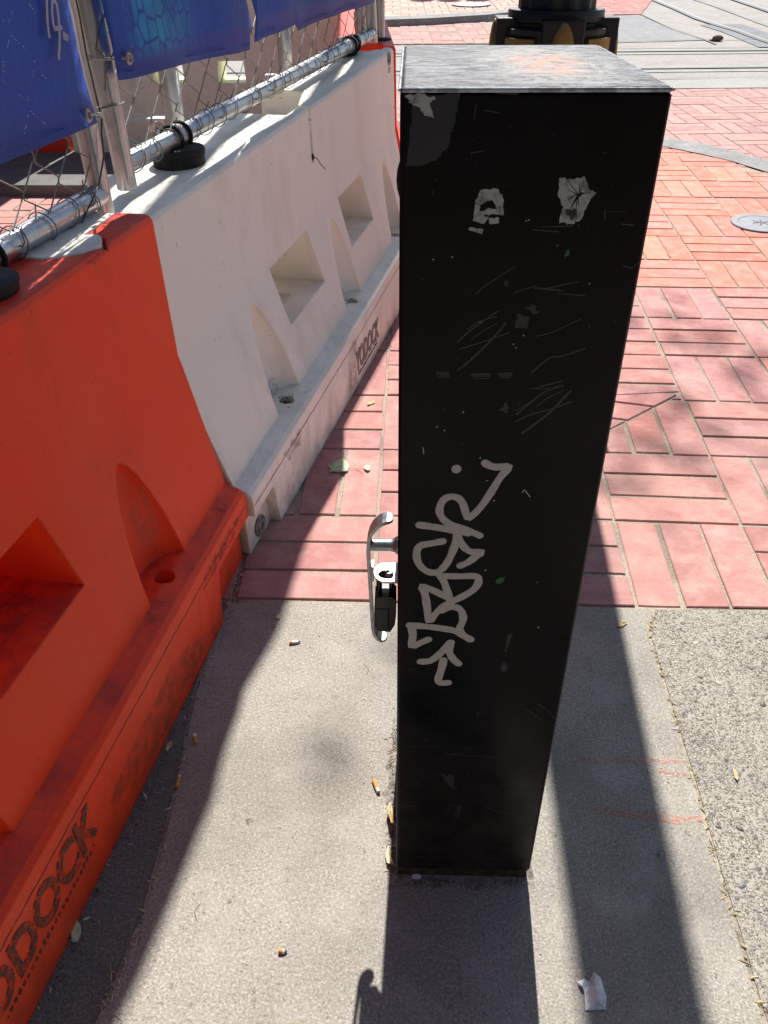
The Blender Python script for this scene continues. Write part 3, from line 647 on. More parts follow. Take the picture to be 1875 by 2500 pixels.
blob(gd, z3([(115, 320), (385, 305), (365, 430), (320, 620), (240, 690), (165, 720), (75, 725), (95, 560)]), .00025, 3)
blob(gd, z3([(585, 290), (740, 290), (715, 315), (600, 308)]), .00025, 2); blob(gd, z3([(990, 975), (1060, 975), (1065, 1005), (1035, 1040), (1000, 1000)]), .0005, 3)
blob(gd, z4([(710, 220), (740, 225), (750, 255), (725, 255)]), .0002, 3); blob(gd, z4([(795, 420), (870, 450), (862, 520), (790, 515)]), .0002, 4); blob(gd, z4([(845, 385), (900, 370), (940, 420), (910, 432)]), .0002, 4)
blob(gd, z4([(685, 1025), (730, 980), (745, 1000), (740, 1045)]), .0002, 3); blob(gd, z6([(610, 520), (710, 540), (718, 635), (680, 600)]), .0002, 5); blob(gd, z6([(725, 740), (760, 740), (745, 820), (725, 815)]), .0002, 4)
blob(gd, z5([(960, 1560), (1000, 1550), (965, 1640), (950, 1700), (935, 1700), (948, 1620)]), .0002, 2); blob(gd, z5([(905, 1815), (930, 1775), (962, 1815), (950, 1860), (910, 1855)]), .0002, 2)
gd.build('dull_patches', M['glue_dark'], cab, T=T)
gn = Each(); blob(gn, z5([(862, 1115), (900, 1093), (937, 1092), (930, 1130), (890, 1146), (865, 1135)]), .0003, 1.2); blob(gn, z3([(1000, 1212), (1018, 1208), (1015, 1240), (990, 1252)]), .0003, 1); blob(gn, z3([(940, 1182), (958, 1178), (955, 1192)]), .0003, 1)
blob(gn, z5([(1190, 1135), (1213, 1122), (1205, 1142)]), .0003, .6); gn.build('green_flecks', M['green'], cab, T=T)
wf = Each()
for x, y in z4([(275, 85), (392, 70), (1247, 235), (515, 700), (567, 476), (462, 1036), (298, 1128), (775, 612), (790, 635), (838, 558), (345, 1150)])+z5([(850, 472), (847, 422), (737, 124), (1206, 1497), (780, 1035)])+z3([(785, 1035), (770, 1040)]):
    blob(wf, [(x-1.6, y-1.2), (x+1.5, y-1.8), (x+2, y+1.2), (x-1, y+2.2)], .0003, .5, 2, seed=int(x))
for L in ([(275, 40), (280, 92)], [(785, 312), (800, 306)]): stroke(wf, z5(L), 2, smooth=0)
stroke(wf, z5([(1078, 405), (1095, 380), (1110, 400), (1140, 440)]), 2.4, smooth=0)
wf.build('pale_flecks', M['white_dot'], cab, T=T)
# handle on the left side: a bent flat bar on a round post
hy = .155
def bar(mb, path, widths, th):
    vs = []; n = len(path)
    for i, (x, z) in enumerate(path):
        a, b = path[max(i-1, 0)], path[min(i+1, n-1)]; tx, tz = b[0]-a[0], b[1]-a[1]; l = math.hypot(tx, tz); nx, nz = -tz/l, tx/l; w2 = widths[i]*.44
        for sy, st in ((-1, -1), (1, -1), (1, 1), (-1, 1)): vs.append((x+nx*st*th/2, hy+sy*w2, z+nz*st*th/2))
    mb.add(vs, [(i*4+k, i*4+(k+1) % 4, (i+1)*4+(k+1) % 4, (i+1)*4+k) for i in range(n-1) for k in range(4)]+[(3, 2, 1, 0), tuple((n-1)*4+k for k in range(4))])
hd = MB()
path = [(-.0085, .6165), (-.0115, .6175), (-.016, .6175), (-.0215, .6155), (-.028, .611), (-.034, .604), (-.0385, .595), (-.0415, .583), (-.043, .567), (-.0425, .545), (-.0415, .515), (-.0405, .48), (-.0395, .445), (-.0385, .42), (-.0365, .407), (-.032, .3995), (-.026, .395), (-.021, .394), (-.018, .3945)]
wds = [.012, .021, .026, .028, .028, .027, .025, .023, .022, .021, .021, .021, .021, .022, .024, .026, .025, .019, .009]
bar(hd, path, wds, .0046)
h_o = hd.build('handle', M['steel'], cab, T=T)
hp = MB(); hp.lathe([(.0125, 0), (.0125, .004), (.0105, .006), (.0092, .012), (.0088, .040), (.0088, .042)], (0, hy, .571), 20, M=Matrix.Rotation(R(-90), 3, 'Y')); hp.build('handle_post', M['steel'], h_o, smooth=True, T=T)
hs = MB(); n = 16
out = [Vector((-.004-.0001, hy-.021, .519)), Vector((-.004-.0001, hy+.021, .519))]+[Vector((-.020-.0155*math.sin(math.pi*k/n), hy+.021*math.cos(math.pi*k/n), .519)) for k in range(n+1)]
out[0].x = out[1].x = .0
hs.prism(out, (0, 0, .0035)); hs.box((-.0385, hy-.008, .511), (-.0355, hy+.008, .538)); hs.build('hasp_plate', M['steel'], cab, T=T)
m = MB(); c_ = hit((966, 440), (0, D_+.01, 0), Y)
m.sphere((.010, D_+.014, c_.z+.0), .018, 16, 10, (1, .8, 1.9)); m.build('rear_latch', M['rubber'], cab, smooth=True, T=T)
# padlock
PC = Vector((-.019, hy-.004, .455)); pl = tag(empty('padlock', PC), 'black weatherproof padlock hanging from the hasp under the steel handle', 'padlock'); TP = at_world(PC)
m = MB(); bw, bt, zt, zb = .0155, .0155, .492, .425
pr = [(-bw, zb+.006), (-bw+.004, zb), (bw-.009, zb-.002), (bw-.002, zb+.012), (bw, zb+.03), (bw, zt-.006), (bw-.006, zt), (-bw+.006, zt), (-bw, zt-.008)]
m.prism([(-.019+x, hy-.004-bt, z) for x, z in pr], (0, 2*bt, 0)); bo_ = m.build('lock_body', M['lock'], pl, T=TP)
m = MB(); m.box((-.0352, hy-.004-bt-.0012, zb+.004), (-.012, hy-.004+bt-.004, zt-.02), ch=.003); m.build('lock_cover', M['lock'], bo_, T=TP)
m = MB(); arc_ = [(-.019+.009*math.cos(t), .513+.0135*math.sin(t)) for t in [math.pi*k/10 for k in range(11)]]
m.tube([(-.010, hy-.006, .485)]+[(x, hy-.006, z) for x, z in arc_]+[(-.028, hy-.006, .485)], .0042, 10); m.build('shackle', M['lock'], pl, smooth=True, T=TP)
m = MB(); m.lathe([(.0065, 0), (.0065, .004), (.005, .006)], (-.014, hy-.006, .5225), 12); m.build('shackle_sleeve', M['zip'], pl, smooth=True, T=TP)

# ------------------------------------------------------------------ plastic barriers
def frame(A, d, side):
    d = Vector(d).normalized(); side = Vector(side); side = (side-d*side.dot(d)).normalized(); up = d.cross(side)
    if up.z < 0: up = -up
    return Matrix(((d.x, side.x, up.x, A[0]), (d.y, side.y, up.y, A[1]), (d.z, side.z, up.z, A[2]), (0, 0, 0, 1)))
dW = Vector((.2321, .9722, .0306)); TWF = frame((-.39, .8198, .0038), dW, (dW.y, -dW.x, 0))
dO = Vector((-.1436, -.9896, 0)); TOF = frame((-.3935, .6434, 0), dO, (-dO.y, dO.x, 0))
CL = -.229
def profile(k, ledge, kink, top):
    r = [(0, 0), (0, ledge*.80), (-.003, ledge*.885), (-.012, ledge*.935), (-.045, ledge), (-.104, kink-.008), (-.109, kink+.012), (-.114, top-.012), (-.119, top-.003), (-.127, top)]
    return r+[(2*CL-o, z) for o, z in reversed(r)]
def loft(s0, s1, prof, ds=.06):
    n = max(2, int((s1-s0)/ds)+1); m = MB(); k = len(prof); vs = []
    for i in range(n):
        s = s0+(s1-s0)*i/(n-1)
        vs += [(s, o, z) for o, z in prof]
    m.add(vs, [(i*k+j, i*k+(j+1) % k, (i+1)*k+(j+1) % k, (i+1)*k+j) for i in range(n-1) for j in range(k)]+[tuple(range(k)), tuple((n-1)*k+j for j in range(k))])
    return m
def boolean(o, cutters, op='DIFFERENCE'):
    for c in cutters:
        md = o.modifiers.new('b', 'BOOLEAN'); md.operation = op; md.solver = 'EXACT'; md.object = c
    dg = bpy.context.evaluated_depsgraph_get(); dg.update()
    me = bpy.data.meshes.new_from_object(o.evaluated_get(dg)); old = o.data; o.modifiers.clear(); o.data = me; me.name = o.name
    for c in cutters: bpy.data.objects.remove(c)
def cutter(build):
    m = MB(); build(m); o = m.build('cutter', M['crack']); return o
def cone_cut(m, s, right, z0, z1, r0, oc, ot):
    # half-cone recess rising from the ledge, apex rounded
    n = 20; rows = 10; vs = []
    for i in range(rows+1):
        t = i/rows; z = z0+(z1-z0)*t; r = r0*max(.02, (1-t**1.5))**.62 if i < rows else .0015
        c = oc+(ot-oc)*t
        for k in range(n):
            a = 2*math.pi*k/n; o = c+math.sin(a)*r*.8
            vs.append((s+math.cos(a)*r, o if right else 2*CL-o, z))
    m.add(vs, [(i*n+k, i*n+(k+1) % n, (i+1)*n+(k+1) % n, (i+1)*n+k) for i in range(rows) for k in range(n)]+[tuple(range(n)), tuple(rows*n+k for k in range(n))])
def wedge(m, s0, s1, s2, s3, z0, z1, o0, o1):
    # tunnel with a trapezoid mouth: s0..s1 along the bottom, s2..s3 along the top
    m.add([(s0, o0, z0), (s1, o0, z0), (s3, o0, z1), (s2, o0, z1), (s0, o1, z0), (s1, o1, z0), (s3, o1, z1), (s2, o1, z1)], [(0, 1, 2, 3), (4, 7, 6, 5), (0, 4, 5, 1), (1, 5, 6, 2), (2, 6, 7, 3), (3, 7, 4, 0)])
def barrier(name, label, s0, s1, prof, mat, holes, cones, Tm, loc, zk, extra=None, warp=0.0, group='plastic water barriers in a line', drains=True):
    root = tag(empty(name, loc), label, 'barrier', group); Tl = at_world(loc) @ Tm
    body = loft(s0, s1, prof).build('body', mat)
    cs = []
    for h in holes: cs.append(cutter(lambda m, h=h: wedge(m, *h, -.9, .3)))
    for c in cones:
        for rt in (True, False):
            cs.append(cutter(lambda m, c=c, rt=rt: cone_cut(m, c, rt, zk[0]-.0005, zk[1]-.04, .088, -.034, -.104)))
    for e in (extra or []): cs.append(cutter(e))
    if drains:
        for c in cones: cs.append(cutter(lambda m, c=c: m.lathe([(.021, -.12), (.021, .04)], (c, -.055, zk[0]), 18)))
    boolean(body, cs); body.parent = root
    if warp:
        for v in body.data.vertices: v.co.z += warp*v.co.x*min(1, max(0, v.co.z)/.15)
    body.data.transform(Tl); body.data.update()
    import bmesh
    bm = bmesh.new(); bm.from_mesh(body.data); bmesh.ops.recalc_face_normals(bm, faces=bm.faces); bm.to_mesh(body.data); bm.free()
    for p in body.data.polygons: p.use_smooth = True
    body.data.set_sharp_from_angle(angle=R(24))
    return root, body, Tl
PW = profile(1, .205, .515, .812); PO = profile(1, .226, .53, .832)
def recess(s0, s1, z1, o): return lambda m: m.prism([(s0, o, -.05), (s0, .1, -.05), (s0, .1, z1), (s0, o, z1)], (s1-s0, 0, 0))
def curved_recess(s0, s1, z1, o, sgn):
    # undercut at the end of the base with a slanting inner edge
    return lambda m: m.add([(s0, o, -.05), (s1+.03*sgn, o, -.05), (s1, o, z1), (s0, o, z1), (s0, .1, -.05), (s1+.055*sgn, .1, -.05), (s1+.02*sgn, .1, z1), (s0, .1, z1)], [(0, 1, 2, 3), (4, 7, 6, 5), (0, 4, 5, 1), (1, 5, 6, 2), (2, 6, 7, 3), (3, 7, 4, 0)])
def top_slot(m): m.prism([(.86, -.6, .735), (.87, -.143, .735), (.964, -.143, .735), (.968, -.09, .735), (.984, -.09, .735), (.988, -.15, .735), (1.17, -.20, .735), (1.20, -.6, .735)], (0, 0, .3))
def slit(m): m.prism([(.968, -.135, .665), (.968, -.05, .665), (.984, -.05, .665), (.984, -.135, .665)], (0, 0, .09))
def far_hook(m): m.prism([(1.845, -.7, .45), (1.852, -.185, .45), (1.885, -.172, .45), (1.89, -.15, .45), (2.2, -.15, .45), (2.2, -.7, .45)], (0, 0, .6))
locW = TWF @ Vector((.95, CL, 0)); locO = TOF @ Vector((.75, CL, 0))
bw_, bwb, TlW = barrier('plastic_barrier', 'cream white plastic barrier with a notched top beside the black cabinet', .012, 1.93, PW, M['white'],
    [(.575, .885, .563, .860, .345, .505), (1.178, 1.455, 1.165, 1.425, .345, .505)], [.415, 1.07, 1.70], TWF, locW, (.205, .515),
    [curved_recess(-.1, .135, .125, -.028, 1), curved_recess(2.1, 1.80, .125, -.035, -1), top_slot, slit, far_hook], warp=.028)
tongue = [(-.551, .826), (-.558, .75), (-.564, .69), (-.542, .695), (-.528, .677), (-.518, .644), (-.535, .594), (-.567, .571), (-.592, .564), (-.629, .572), (-.668, .60), (-.682, .64), (-.68, .68), (-.665, .70), (-.655, .72), (-.668, .78), (-.675, .84)]
iTO = TOF.inverted()
def tongue_cut(m):
    cx, cy = -.60, .66
    P = []
    for x, y in tongue:
        k = 1.0 if y > .7 else 1.0
        P.append(iTO @ Vector((x+(.0015 if x > -.6 else -.0025)+(.006 if (x > -.53 and .63 < y < .70) else 0), y-(.001 if y < .65 else 0), .80)))
    P[0] = iTO @ Vector((-.5485, .90, .80)); P[-1] = iTO @ Vector((-.6775, .90, .80))
    m.prism(P, (0, 0, .3))
bo, bob, TlO = barrier('plastic_barrier', 'sunburnt orange plastic barrier filling the lower left of the walkway edge', -.172, 1.72, PO, M['orange'],
    [(.385, .655, .405, .640, .385, .535), (1.02, 1.30, 1.04, 1.28, .385, .535)], [.170, .82, 1.44], TOF, locO, (.226, .53),
    [curved_recess(-.3, .03, .135, -.03, 1), tongue_cut])
m = MB(); m.prism([(x, y, .803) for x, y in tongue], (0, 0, .0315))
m.build('tongue', M['white'], bw_, T=at_world(locW))
# pin cap at the white barrier's foot, logo rings near its far end
m = MB(); Ry = Matrix.Rotation(R(90), 3, 'X')
capM = TWF.to_3x3() @ Matrix.Rotation(R(-90), 3, 'X')
pc = TWF @ Vector((.082, -.028, .040)); prof_ = [(.0, .0), (.027, .0), (.029, .005), (.026, .008), (.022, .005), (.020, .005), (.018, .009), (.010, .010), (.009, .005), (0.001, .005)]
m.lathe([(max(r, .0005), z) for r, z in prof_], pc, 28, M=capM); m.build('drain_cap', M['letter_w'], bwb, smooth=True, T=at_world(locW))
def decal(Tm, o, pts, mat, name, parent, loc, h=.0008, jag=.003, slope=None, seed=3):
    # thin grime film on a barrier face; pts in (s, z); slope: (off at z=0, d off / d z)
    rnd = random.Random(seed); out = []
    for i in range(len(pts)):
        a, b = pts[i], pts[(i+1) % len(pts)]
        for k in range(6): t = k/6; out.append((a[0]+(b[0]-a[0])*t+rnd.uniform(-jag, jag), a[1]+(b[1]-a[1])*t+rnd.uniform(-jag, jag)))
    m = MB(); m.add([at_world(loc) @ Tm @ Vector((s, (o if slope is None else slope[0]+slope[1]*z)+h, z)) for s, z in out], [tuple(range(len(out)))])
    return m.build(name, mat, parent)
def decal_top(Tm, z, pts, mat, name, parent, loc, h=.0008, jag=.003, seed=3):
    rnd = random.Random(seed); out = []
    for i in range(len(pts)):
        a, b = pts[i], pts[(i+1) % len(pts)]
        for k in range(6): t = k/6; out.append((a[0]+(b[0]-a[0])*t+rnd.uniform(-jag, jag), a[1]+(b[1]-a[1])*t+rnd.uniform(-jag, jag)))
    m = MB(); m.add([at_world(loc) @ Tm @ Vector((s, o, (z if not callable(z) else z(o))+h)) for s, o in out], [tuple(range(len(out)))])
    return m.build(name, mat, parent)
def text(body, s_a, s_b, z0, z1, Tm, loc, parent, mat, name, rev, off=0.0, th=.0022, xs=None, bold=.03):
    cu = bpy.data.curves.new('t', 'FONT'); cu.body = body; cu.size = 1; cu.extrude = .5; cu.offset = bold
    to = bpy.data.objects.new('t', cu); C.objects.link(to); dg = bpy.context.evaluated_depsgraph_get(); dg.update()
    me = bpy.data.meshes.new_from_object(to.evaluated_get(dg)); bpy.data.objects.remove(to)
    xs_ = [v.co.x for v in me.vertices]; ys_ = [v.co.y for v in me.vertices]; x0, x1, y0, y1 = min(xs_), max(xs_), min(ys_), max(ys_)
    Tl = at_world(loc) @ Tm
    for v in me.vertices:
        fx = (v.co.x-x0)/(x1-x0); fy = (v.co.y-y0)/(y1-y0); v.co = Tl @ Vector((s_a+(s_b-s_a)*fx, off+v.co.z*th*2, z0+(z1-z0)*fy))
    me.materials.clear(); me.materials.append(mat); o = bpy.data.objects.new(name, me); me.name = name; C.objects.link(o); o.parent = parent
    import bmesh
    bm = bmesh.new(); bm.from_mesh(me); bmesh.ops.recalc_face_normals(bm, faces=bm.faces); bm.to_mesh(me); bm.free(); return o
text('YODOCK', .985, .628, .085, .163, TOF, locO, bo, M['letter_o'], 'lettering', True)
text('YODOCK', .905, 1.205, .050, .128, TWF, locW, bw_, M['letter_w'], 'lettering', False)
for Tm, loc, par, mt, a, b, zz in ((TOF, locO, bo, M['letter_o'], .97, .64, .066), (TWF, locW, bw_, M['letter_w'], .93, 1.18, .034)):
    m = MB(); n = 30; rnd = random.Random(5)
    for i in range(n):
        s = a+(b-a)*i/n; hh = rnd.choice((.008, .011, .006)); m.box((min(s, s+.004), -.001, zz), (max(s, s+.004)+.001, .0016, zz+hh)); m.box((s, -.001, zz+hh*.45), (s+.006, .0013, zz+hh*.45+.0018))
    m.build('small_lettering', mt, par, T=at_world(loc) @ Tm)
# moulded logo: ring with a figure and two short lines under it, near the far end of the white barrier
lg = MB(); c_s, c_z = 1.862, .84-.028*0
q = [Vector((c_s+.019*math.cos(t), -.1125, c_z+.021*math.sin(t))) for t in [2*math.pi*k/20 for k in range(20)]]; lg.tube(q, .0017, 5, closed=True)
lg.tube([Vector((c_s-.006, -.1125, c_z-.012)), Vector((c_s, -.1125, c_z+.01)), Vector((c_s+.006, -.1125, c_z-.012))], .0017, 5)
for zz in (-.030, -.037, -.044): lg.tube([Vector((c_s-.014, -.1125, c_z+zz)), Vector((c_s+.014, -.1125, c_z+zz))], .0013, 5)
lg.build('moulded_mark', M['letter_w'], bw_, T=at_world(locW) @ TWF)
# parting lines, scuffs, dirt
def seam(Tm, loc, par, s0, s1, z0, z1, seed=1, r=.0011, mat='stain_dark', step=.012):
    rnd = random.Random(seed); P = []; n = int(abs(s1-s0)/step)
    for i in range(n+1): t = i/n; P.append((s0+(s1-s0)*t, .0003, z0+(z1-z0)*t+rnd.uniform(-.0012, .0012)))
    m = MB(); m.tube(P, [r*rnd.uniform(.4, 1.3) for _ in P], 5, flat=(Vector((0, 1, 0)), .0006)); m.build('mould_seam', M['scuff'], par, T=at_world(loc) @ Tm)
seam(TOF, locO, bo, -.16, 1.6, .172, .178, 2); seam(TWF, locW, bw_, .02, .86, .155, .165, 3, .0014); seam(TWF, locW, bw_, .86, 1.9, .165, .205, 4, .001)
slO = (-.045+(.226)*(.059/.304), -.059/.304)
decal(TOF, 0, [(.13, .42), (.20, .40), (.21, .33), (.17, .30), (.12, .33), (.125, .38)], M['stain_soft'], 'grime', bo, locO, slope=(slO[0], slO[1]), h=.001)
zl = lambda o: .226+(o+.045)*(-.014/.033) if o > -.045 else .226
for P in ([(-.10, -.018), (-.055, -.015), (-.06, -.038), (-.105, -.04)], [(.27, -.025), (.30, -.020), (.31, -.038), (.275, -.042)], [(.235, -.03), (.26, -.026), (.262, -.043), (.24, -.044)]):
    decal_top(TOF, zl, P, M['stain'], 'grime', bo, locO, h=.0015, jag=.004)
decal(TOF, 0, [(-.13, .15), (.12, .155), (.13, .185), (-.12, .182)], M['stain'], 'grime', bo, locO, h=.0009, jag=.006); decal(TOF, 0, [(.1, .03), (.5, .02), (.6, .10), (.25, .12)], M['stain_soft'], 'grime', bo, locO, h=.0009, jag=.01)
decal(TOF, 0, [(.0, .832), (.03, .826), (.07, .815), (.09, .826), (.04, .833)], M['stain'], 'grime', bo, locO, slope=(-.1155, 0), h=.0035, jag=.003)
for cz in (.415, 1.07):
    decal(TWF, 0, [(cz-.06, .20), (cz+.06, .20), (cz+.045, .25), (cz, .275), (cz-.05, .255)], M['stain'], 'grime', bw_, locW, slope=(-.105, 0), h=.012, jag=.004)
decal(TWF, 0, [(.8, .02), (.9, .015), (.92, .16), (.86, .185), (.82, .15)], M['stain_soft'], 'grime', bw_, locW, h=.0009, jag=.008); decal(TWF, 0, [(.22, .17), (.36, .172), (.35, .12), (.26, .13)], M['stain_soft'], 'grime', bw_, locW, h=.0009, jag=.008)
zw = lambda o: .205+(o+.045)*(-.013/.033) if o > -.045 else .205
for P, mt in (([(.08, -.02), (.35, -.016), (.35, -.04), (.10, -.042)], 'stain_soft'), ([(.47, -.02), (1.0, -.016), (1.0, -.042), (.5, -.043)], 'stain_soft')):
    decal_top(TWF, lambda o: zw(o)+.018*0, P, M[mt], 'grime', bw_, locW, h=.016, jag=.006) if False else None
# grime on the tunnel floors
for a, b, z in ((.60, .86, .345), (1.20, 1.43, .345)):
    decal_top(TWF, z+.028*(a+b)/2, [(a, -.34), (b, -.34), (b, -.17), (a+.12, -.13), (a, -.15)], M['stain_soft'], 'grime', bw_, locW, h=.0012, jag=.006)
decal_top(TOF, .385, [(.40, -.34), (.63, -.34), (.63, -.14), (.43, -.13)], M['stain_soft'], 'grime', bo, locO, h=.0012, jag=.006)
m = MB(); tz = TWF @ Vector((.979, -.113, .705)); m.sphere(tz, .006, 8, 6, (1, 1, 1.4)); m.tube([tz, tz+Vector((.012, .005, -.004)), tz+Vector((.022, .01, -.022)), tz+Vector((.034, .014, -.036))], .0012, 5); m.build('frayed_tie', M['scuff'], bw_, T=at_world(locW))

# the white barrier's foot splays a little toward its near end; everything fixed to it follows
def splay(q):
    if q.y > CL and q.x > -.05:
        wz = max(0, min(1, (.5-q.z)/.3)); q.y += .036*(1-min(1, q.x/1.93))*wz*min(1, (q.y-CL)/.12)
    return q
def splay_all(o, L):
    if o.type == 'MESH' and o.name != 'tongue':
        A_ = Matrix.Translation(Vector(locW)); Ai = A_.inverted(); Ti = TWF.inverted()
        for v in o.data.vertices: v.co = Ai @ (TWF @ splay(Ti @ (A_ @ v.co)))
        o.data.update()
    for c in o.children: splay_all(c, L)
bpy.context.view_layer.update()
splay_all(bw_, 0)
m = MB(); rnd = random.Random(77)
for cs_, n_, sg in ((.415, 90, .017), (1.07, 25, .014), (1.70, 25, .014)):
    for i in range(n_):
        q = splay(Vector((cs_+rnd.gauss(0, sg), -.055+rnd.gauss(.0, .010), .200+.028*cs_+rnd.uniform(-.012, .008)))); c = TWF @ q; sz = rnd.uniform(.002, .005); a = rnd.uniform(0, 6)
        m.add([c+Vector((math.cos(a), math.sin(a), 0))*sz, c+Vector((-math.sin(a), math.cos(a), .2))*sz*.5, c-Vector((math.cos(a), math.sin(a), .3))*sz, c+Vector((0, 0, .6))*sz], [(0, 1, 3), (1, 2, 3), (2, 0, 3)])
o = m.build('dirt', M['litter_dark']); o['kind'] = 'stuff'
# ------------------------------------------------------------------ fence panels on the barriers
GPX = [(120, 2760), (231, 2500), (325, 2322), (396, 2185), (466, 2016), (517, 1879), (549, 1801), (554, 1750), (564, 1661), (588, 1598), (650, 1500), (690, 1430), (737, 1351), (763, 1272), (800, 1155), (845, 1028), (924, 886), (968, 807)]  # traced fence shadow edge; unseen banner tops are shaped to cast it
HB = 2.6; iTW = TWF.inverted(); EDGE = []
for a in GPX:
    q = gs(a); p = iTW @ (q+SUN*((HB-q.z)/SUN.z)); EDGE.append((p.x, p.y, p.z))
def billow(s):
    P = EDGE
    if s <= P[0][0]: return P[0][1]
    # the notch in the edge doubles back a little: take the first match
    for i in range(len(P)-1):
        if P[i][0] <= s <= P[i+1][0]: t = (s-P[i][0])/(P[i+1][0]-P[i][0]); return P[i][1]+t*(P[i+1][1]-P[i][1])
    return P[-1][1]
OFFR = -.225; RR = .0205
def bend(s, on): return max(-.10, min(0.0, billow(s)+.225)) if on else 0.0
def panel(label, Tm, s_near, s_far, z0, z1, top, loc, lean, ties, post_dn, pitch=.058, mesh_edge=.03, sleeve=None, mesh_to=None, extra_post=None):
    root = tag(empty('chain_link_fence', loc), label, 'fence', 'chain link fence panels'); Tl = at_world(loc) @ Tm
    lo = lambda s, z: OFFR+bend(s, lean)*max(0, z-.87)/1.85
    zr = lambda s: z0+(z1-z0)*(s-s_near)/(s_far-s_near)
    for s, dn in ((s_near, post_dn), (s_far, .03)):
        m = MB(); zb = zr(s)-dn; m.lathe([(RR*.9, 0), (RR, .001), (RR, .0), (RR, top-zb)], n=20, M=None, o=(0, 0, 0))
        m.v = [(v[0]+s, v[1]+lo(s, v[2]+zb), v[2]+zb) for v in m.v]; m.build('post', M['galv'], root, smooth=True, T=Tl)
    for zz in (0, top-z0-.03):
        m = MB(); a, b = (s_near, lo(0, z0+zz), z0+zz), (s_far, lo(0, z0+zz), z1+zz); m.tube([a, b] if zz == 0 else [(s_near+(s_far-s_near)*k/24, lo(s_near+(s_far-s_near)*k/24, z0+zz), zr(s_near+(s_far-s_near)*k/24)+zz) for k in range(25)], RR, 20); r = m.build('rail', M['galv'], root, smooth=True, T=Tl)
        if zz == 0 and sleeve:
            m = Each()
            for c in sleeve: m.tube([(c-.03, OFFR, zr(c)), (c+.03, OFFR, zr(c))], RR+.0035, 18)
            m.build('sleeve', M['galv'], r, smooth=True, T=Tl)
            m = Each()
            for c in sleeve:
                for dz_ in (-.022, .02): m.tube([(c+dz_, OFFR+(RR+.0065)*math.cos(t), zr(c)+(RR+.0065)*math.sin(t)) for t in [2*math.pi*k/18 for k in range(18)]], .0042, 6, closed=True)
            m.build('clamp_ring', M['rubber'], r, smooth=True, T=Tl)
    # woven mesh
    m = MB(); dirn = 1 if s_far > s_near else -1; n = int(abs(s_far-s_near-0)/pitch)-1; h = pitch*.80; rnd = random.Random(int(abs(s_near)*100)+3)
    ztop = mesh_to or top-.06
    for i in range(n):
        x = s_near+dirn*(mesh_edge+.02+i*pitch); P = []; k = 0; zb = zr(x)+.012
        jz = rnd.uniform(-.003, .003)
        while zb+k*h < ztop:
            sgn = 1 if (k+i) % 2 == 0 else -1; z = zb+k*h+jz; xx = x+sgn*pitch*.5
            oy = lo(x, z)+.004
            j = rnd.uniform(-.002, .002)
            P += [(xx-sgn*.0045+j, oy-.003, z-.008), (xx-sgn*.0005+j, oy-.001, z-.003), (xx-sgn*.0005+j, oy+.001, z+.003), (xx-sgn*.0045+j, oy+.003, z+.008)]
            k += 1
        m.tube(P, .00145, 5)
        xx = P[0][0]
        if rnd.random() < .5: m.tube([P[0], (xx+.004, OFFR+RR+.004, zb-.012), (xx+.006, OFFR+RR+.012, zb-.004), (xx+.003, OFFR+RR+.008, zb+.016)], .0015, 4)
    m.build('chain_link', M['wire'], root, T=Tl)
    # tie wire wound round the bottom rail
    m = Each(); s = s_near+dirn*.05; i = 0
    while abs(s-s_near) < abs(s_far-s_near)-.04:
        rr = RR+rnd.uniform(.0025, .006); tilt = rnd.uniform(-.012, .016); P = []
        for k in range(15):
            t = 2*math.pi*k/14*.93-1.9; P.append((s+tilt*math.sin(t), OFFR+rr*math.cos(t), zr(s)+rr*math.sin(t)))
        if rnd.random() < .7: P.append((s+dirn*.02, OFFR+.01, zr(s)+RR+.022))
        m.tube(P, .0013, 5); s += dirn*pitch*rnd.uniform(1.0, 1.7)
    m.build('tie_wire', M['wire'], root, T=Tl)
    if ties: ties(root, Tl)
    return root
def wires_w(root, Tl):
    m = MB(); p = .16
    m.tube([(p+.028*math.cos(t)*1.0, OFFR+.025*math.sin(t), .985+.004*math.sin(t*1.0)) for t in [2*math.pi*k/20 for k in range(20)]], .0016, 5, closed=True)
    m.build('wire_ring', M['wire'], root, T=Tl)
    m = MB()
    m.tube([(p+.026, OFFR+.022, 1.175), (p+.01, OFFR+.03, 1.150), (p-.02, OFFR+.02, 1.115), (p-.03, OFFR+.012, 1.085), (p-.02, OFFR+.022, 1.068)], .0016, 5)
    m.tube([(p+.028, OFFR+.02, 1.102), (p+.01, OFFR+.031, 1.085), (p-.024, OFFR+.018, 1.045), (p-.027, OFFR+.012, 1.015)], .0016, 5)
    m.build('loose_wire', M['wire'], root, T=Tl)
def wires_o(root, Tl):
    m = MB(); p = -.197
    m.tube([(p-.018, OFFR+.025, .99), (p-.022, OFFR+.02, 1.02), (p-.012, OFFR+.024, 1.06), (p-.005, OFFR+.026, 1.09), (p-.008, OFFR+.026, 1.15), (p+.004, OFFR+.03, 1.22)], .0017, 5)
    m.tube([(p-.018, OFFR+.025, .99), (p+.0, OFFR+.028, .965), (p+.012, OFFR+.03, .93), (p+.05, OFFR+.03, .89), (p+.09, OFFR+.032, .872), (p+.11, OFFR+.012, .835)], .0017, 5)
    m.build('loose_wire', M['dark_wire'], root, T=Tl)
locPW = TWF @ Vector((1.1, OFFR, .87)); locPO = TOF @ Vector((1.0, OFFR, .86))
pw_ = panel('chain link fence panel standing on the cream white barrier', TWF, .160, 2.035, .874, .898, 2.72, locPW, 1, wires_w, .045, sleeve=[.40, 1.76])
po_ = panel('chain link fence panel above the orange barrier, nearest the camera', TOF, -.197, 2.1, .858, .855, 2.72, locPO, 0, wires_o, .040, sleeve=[.20, 1.9])
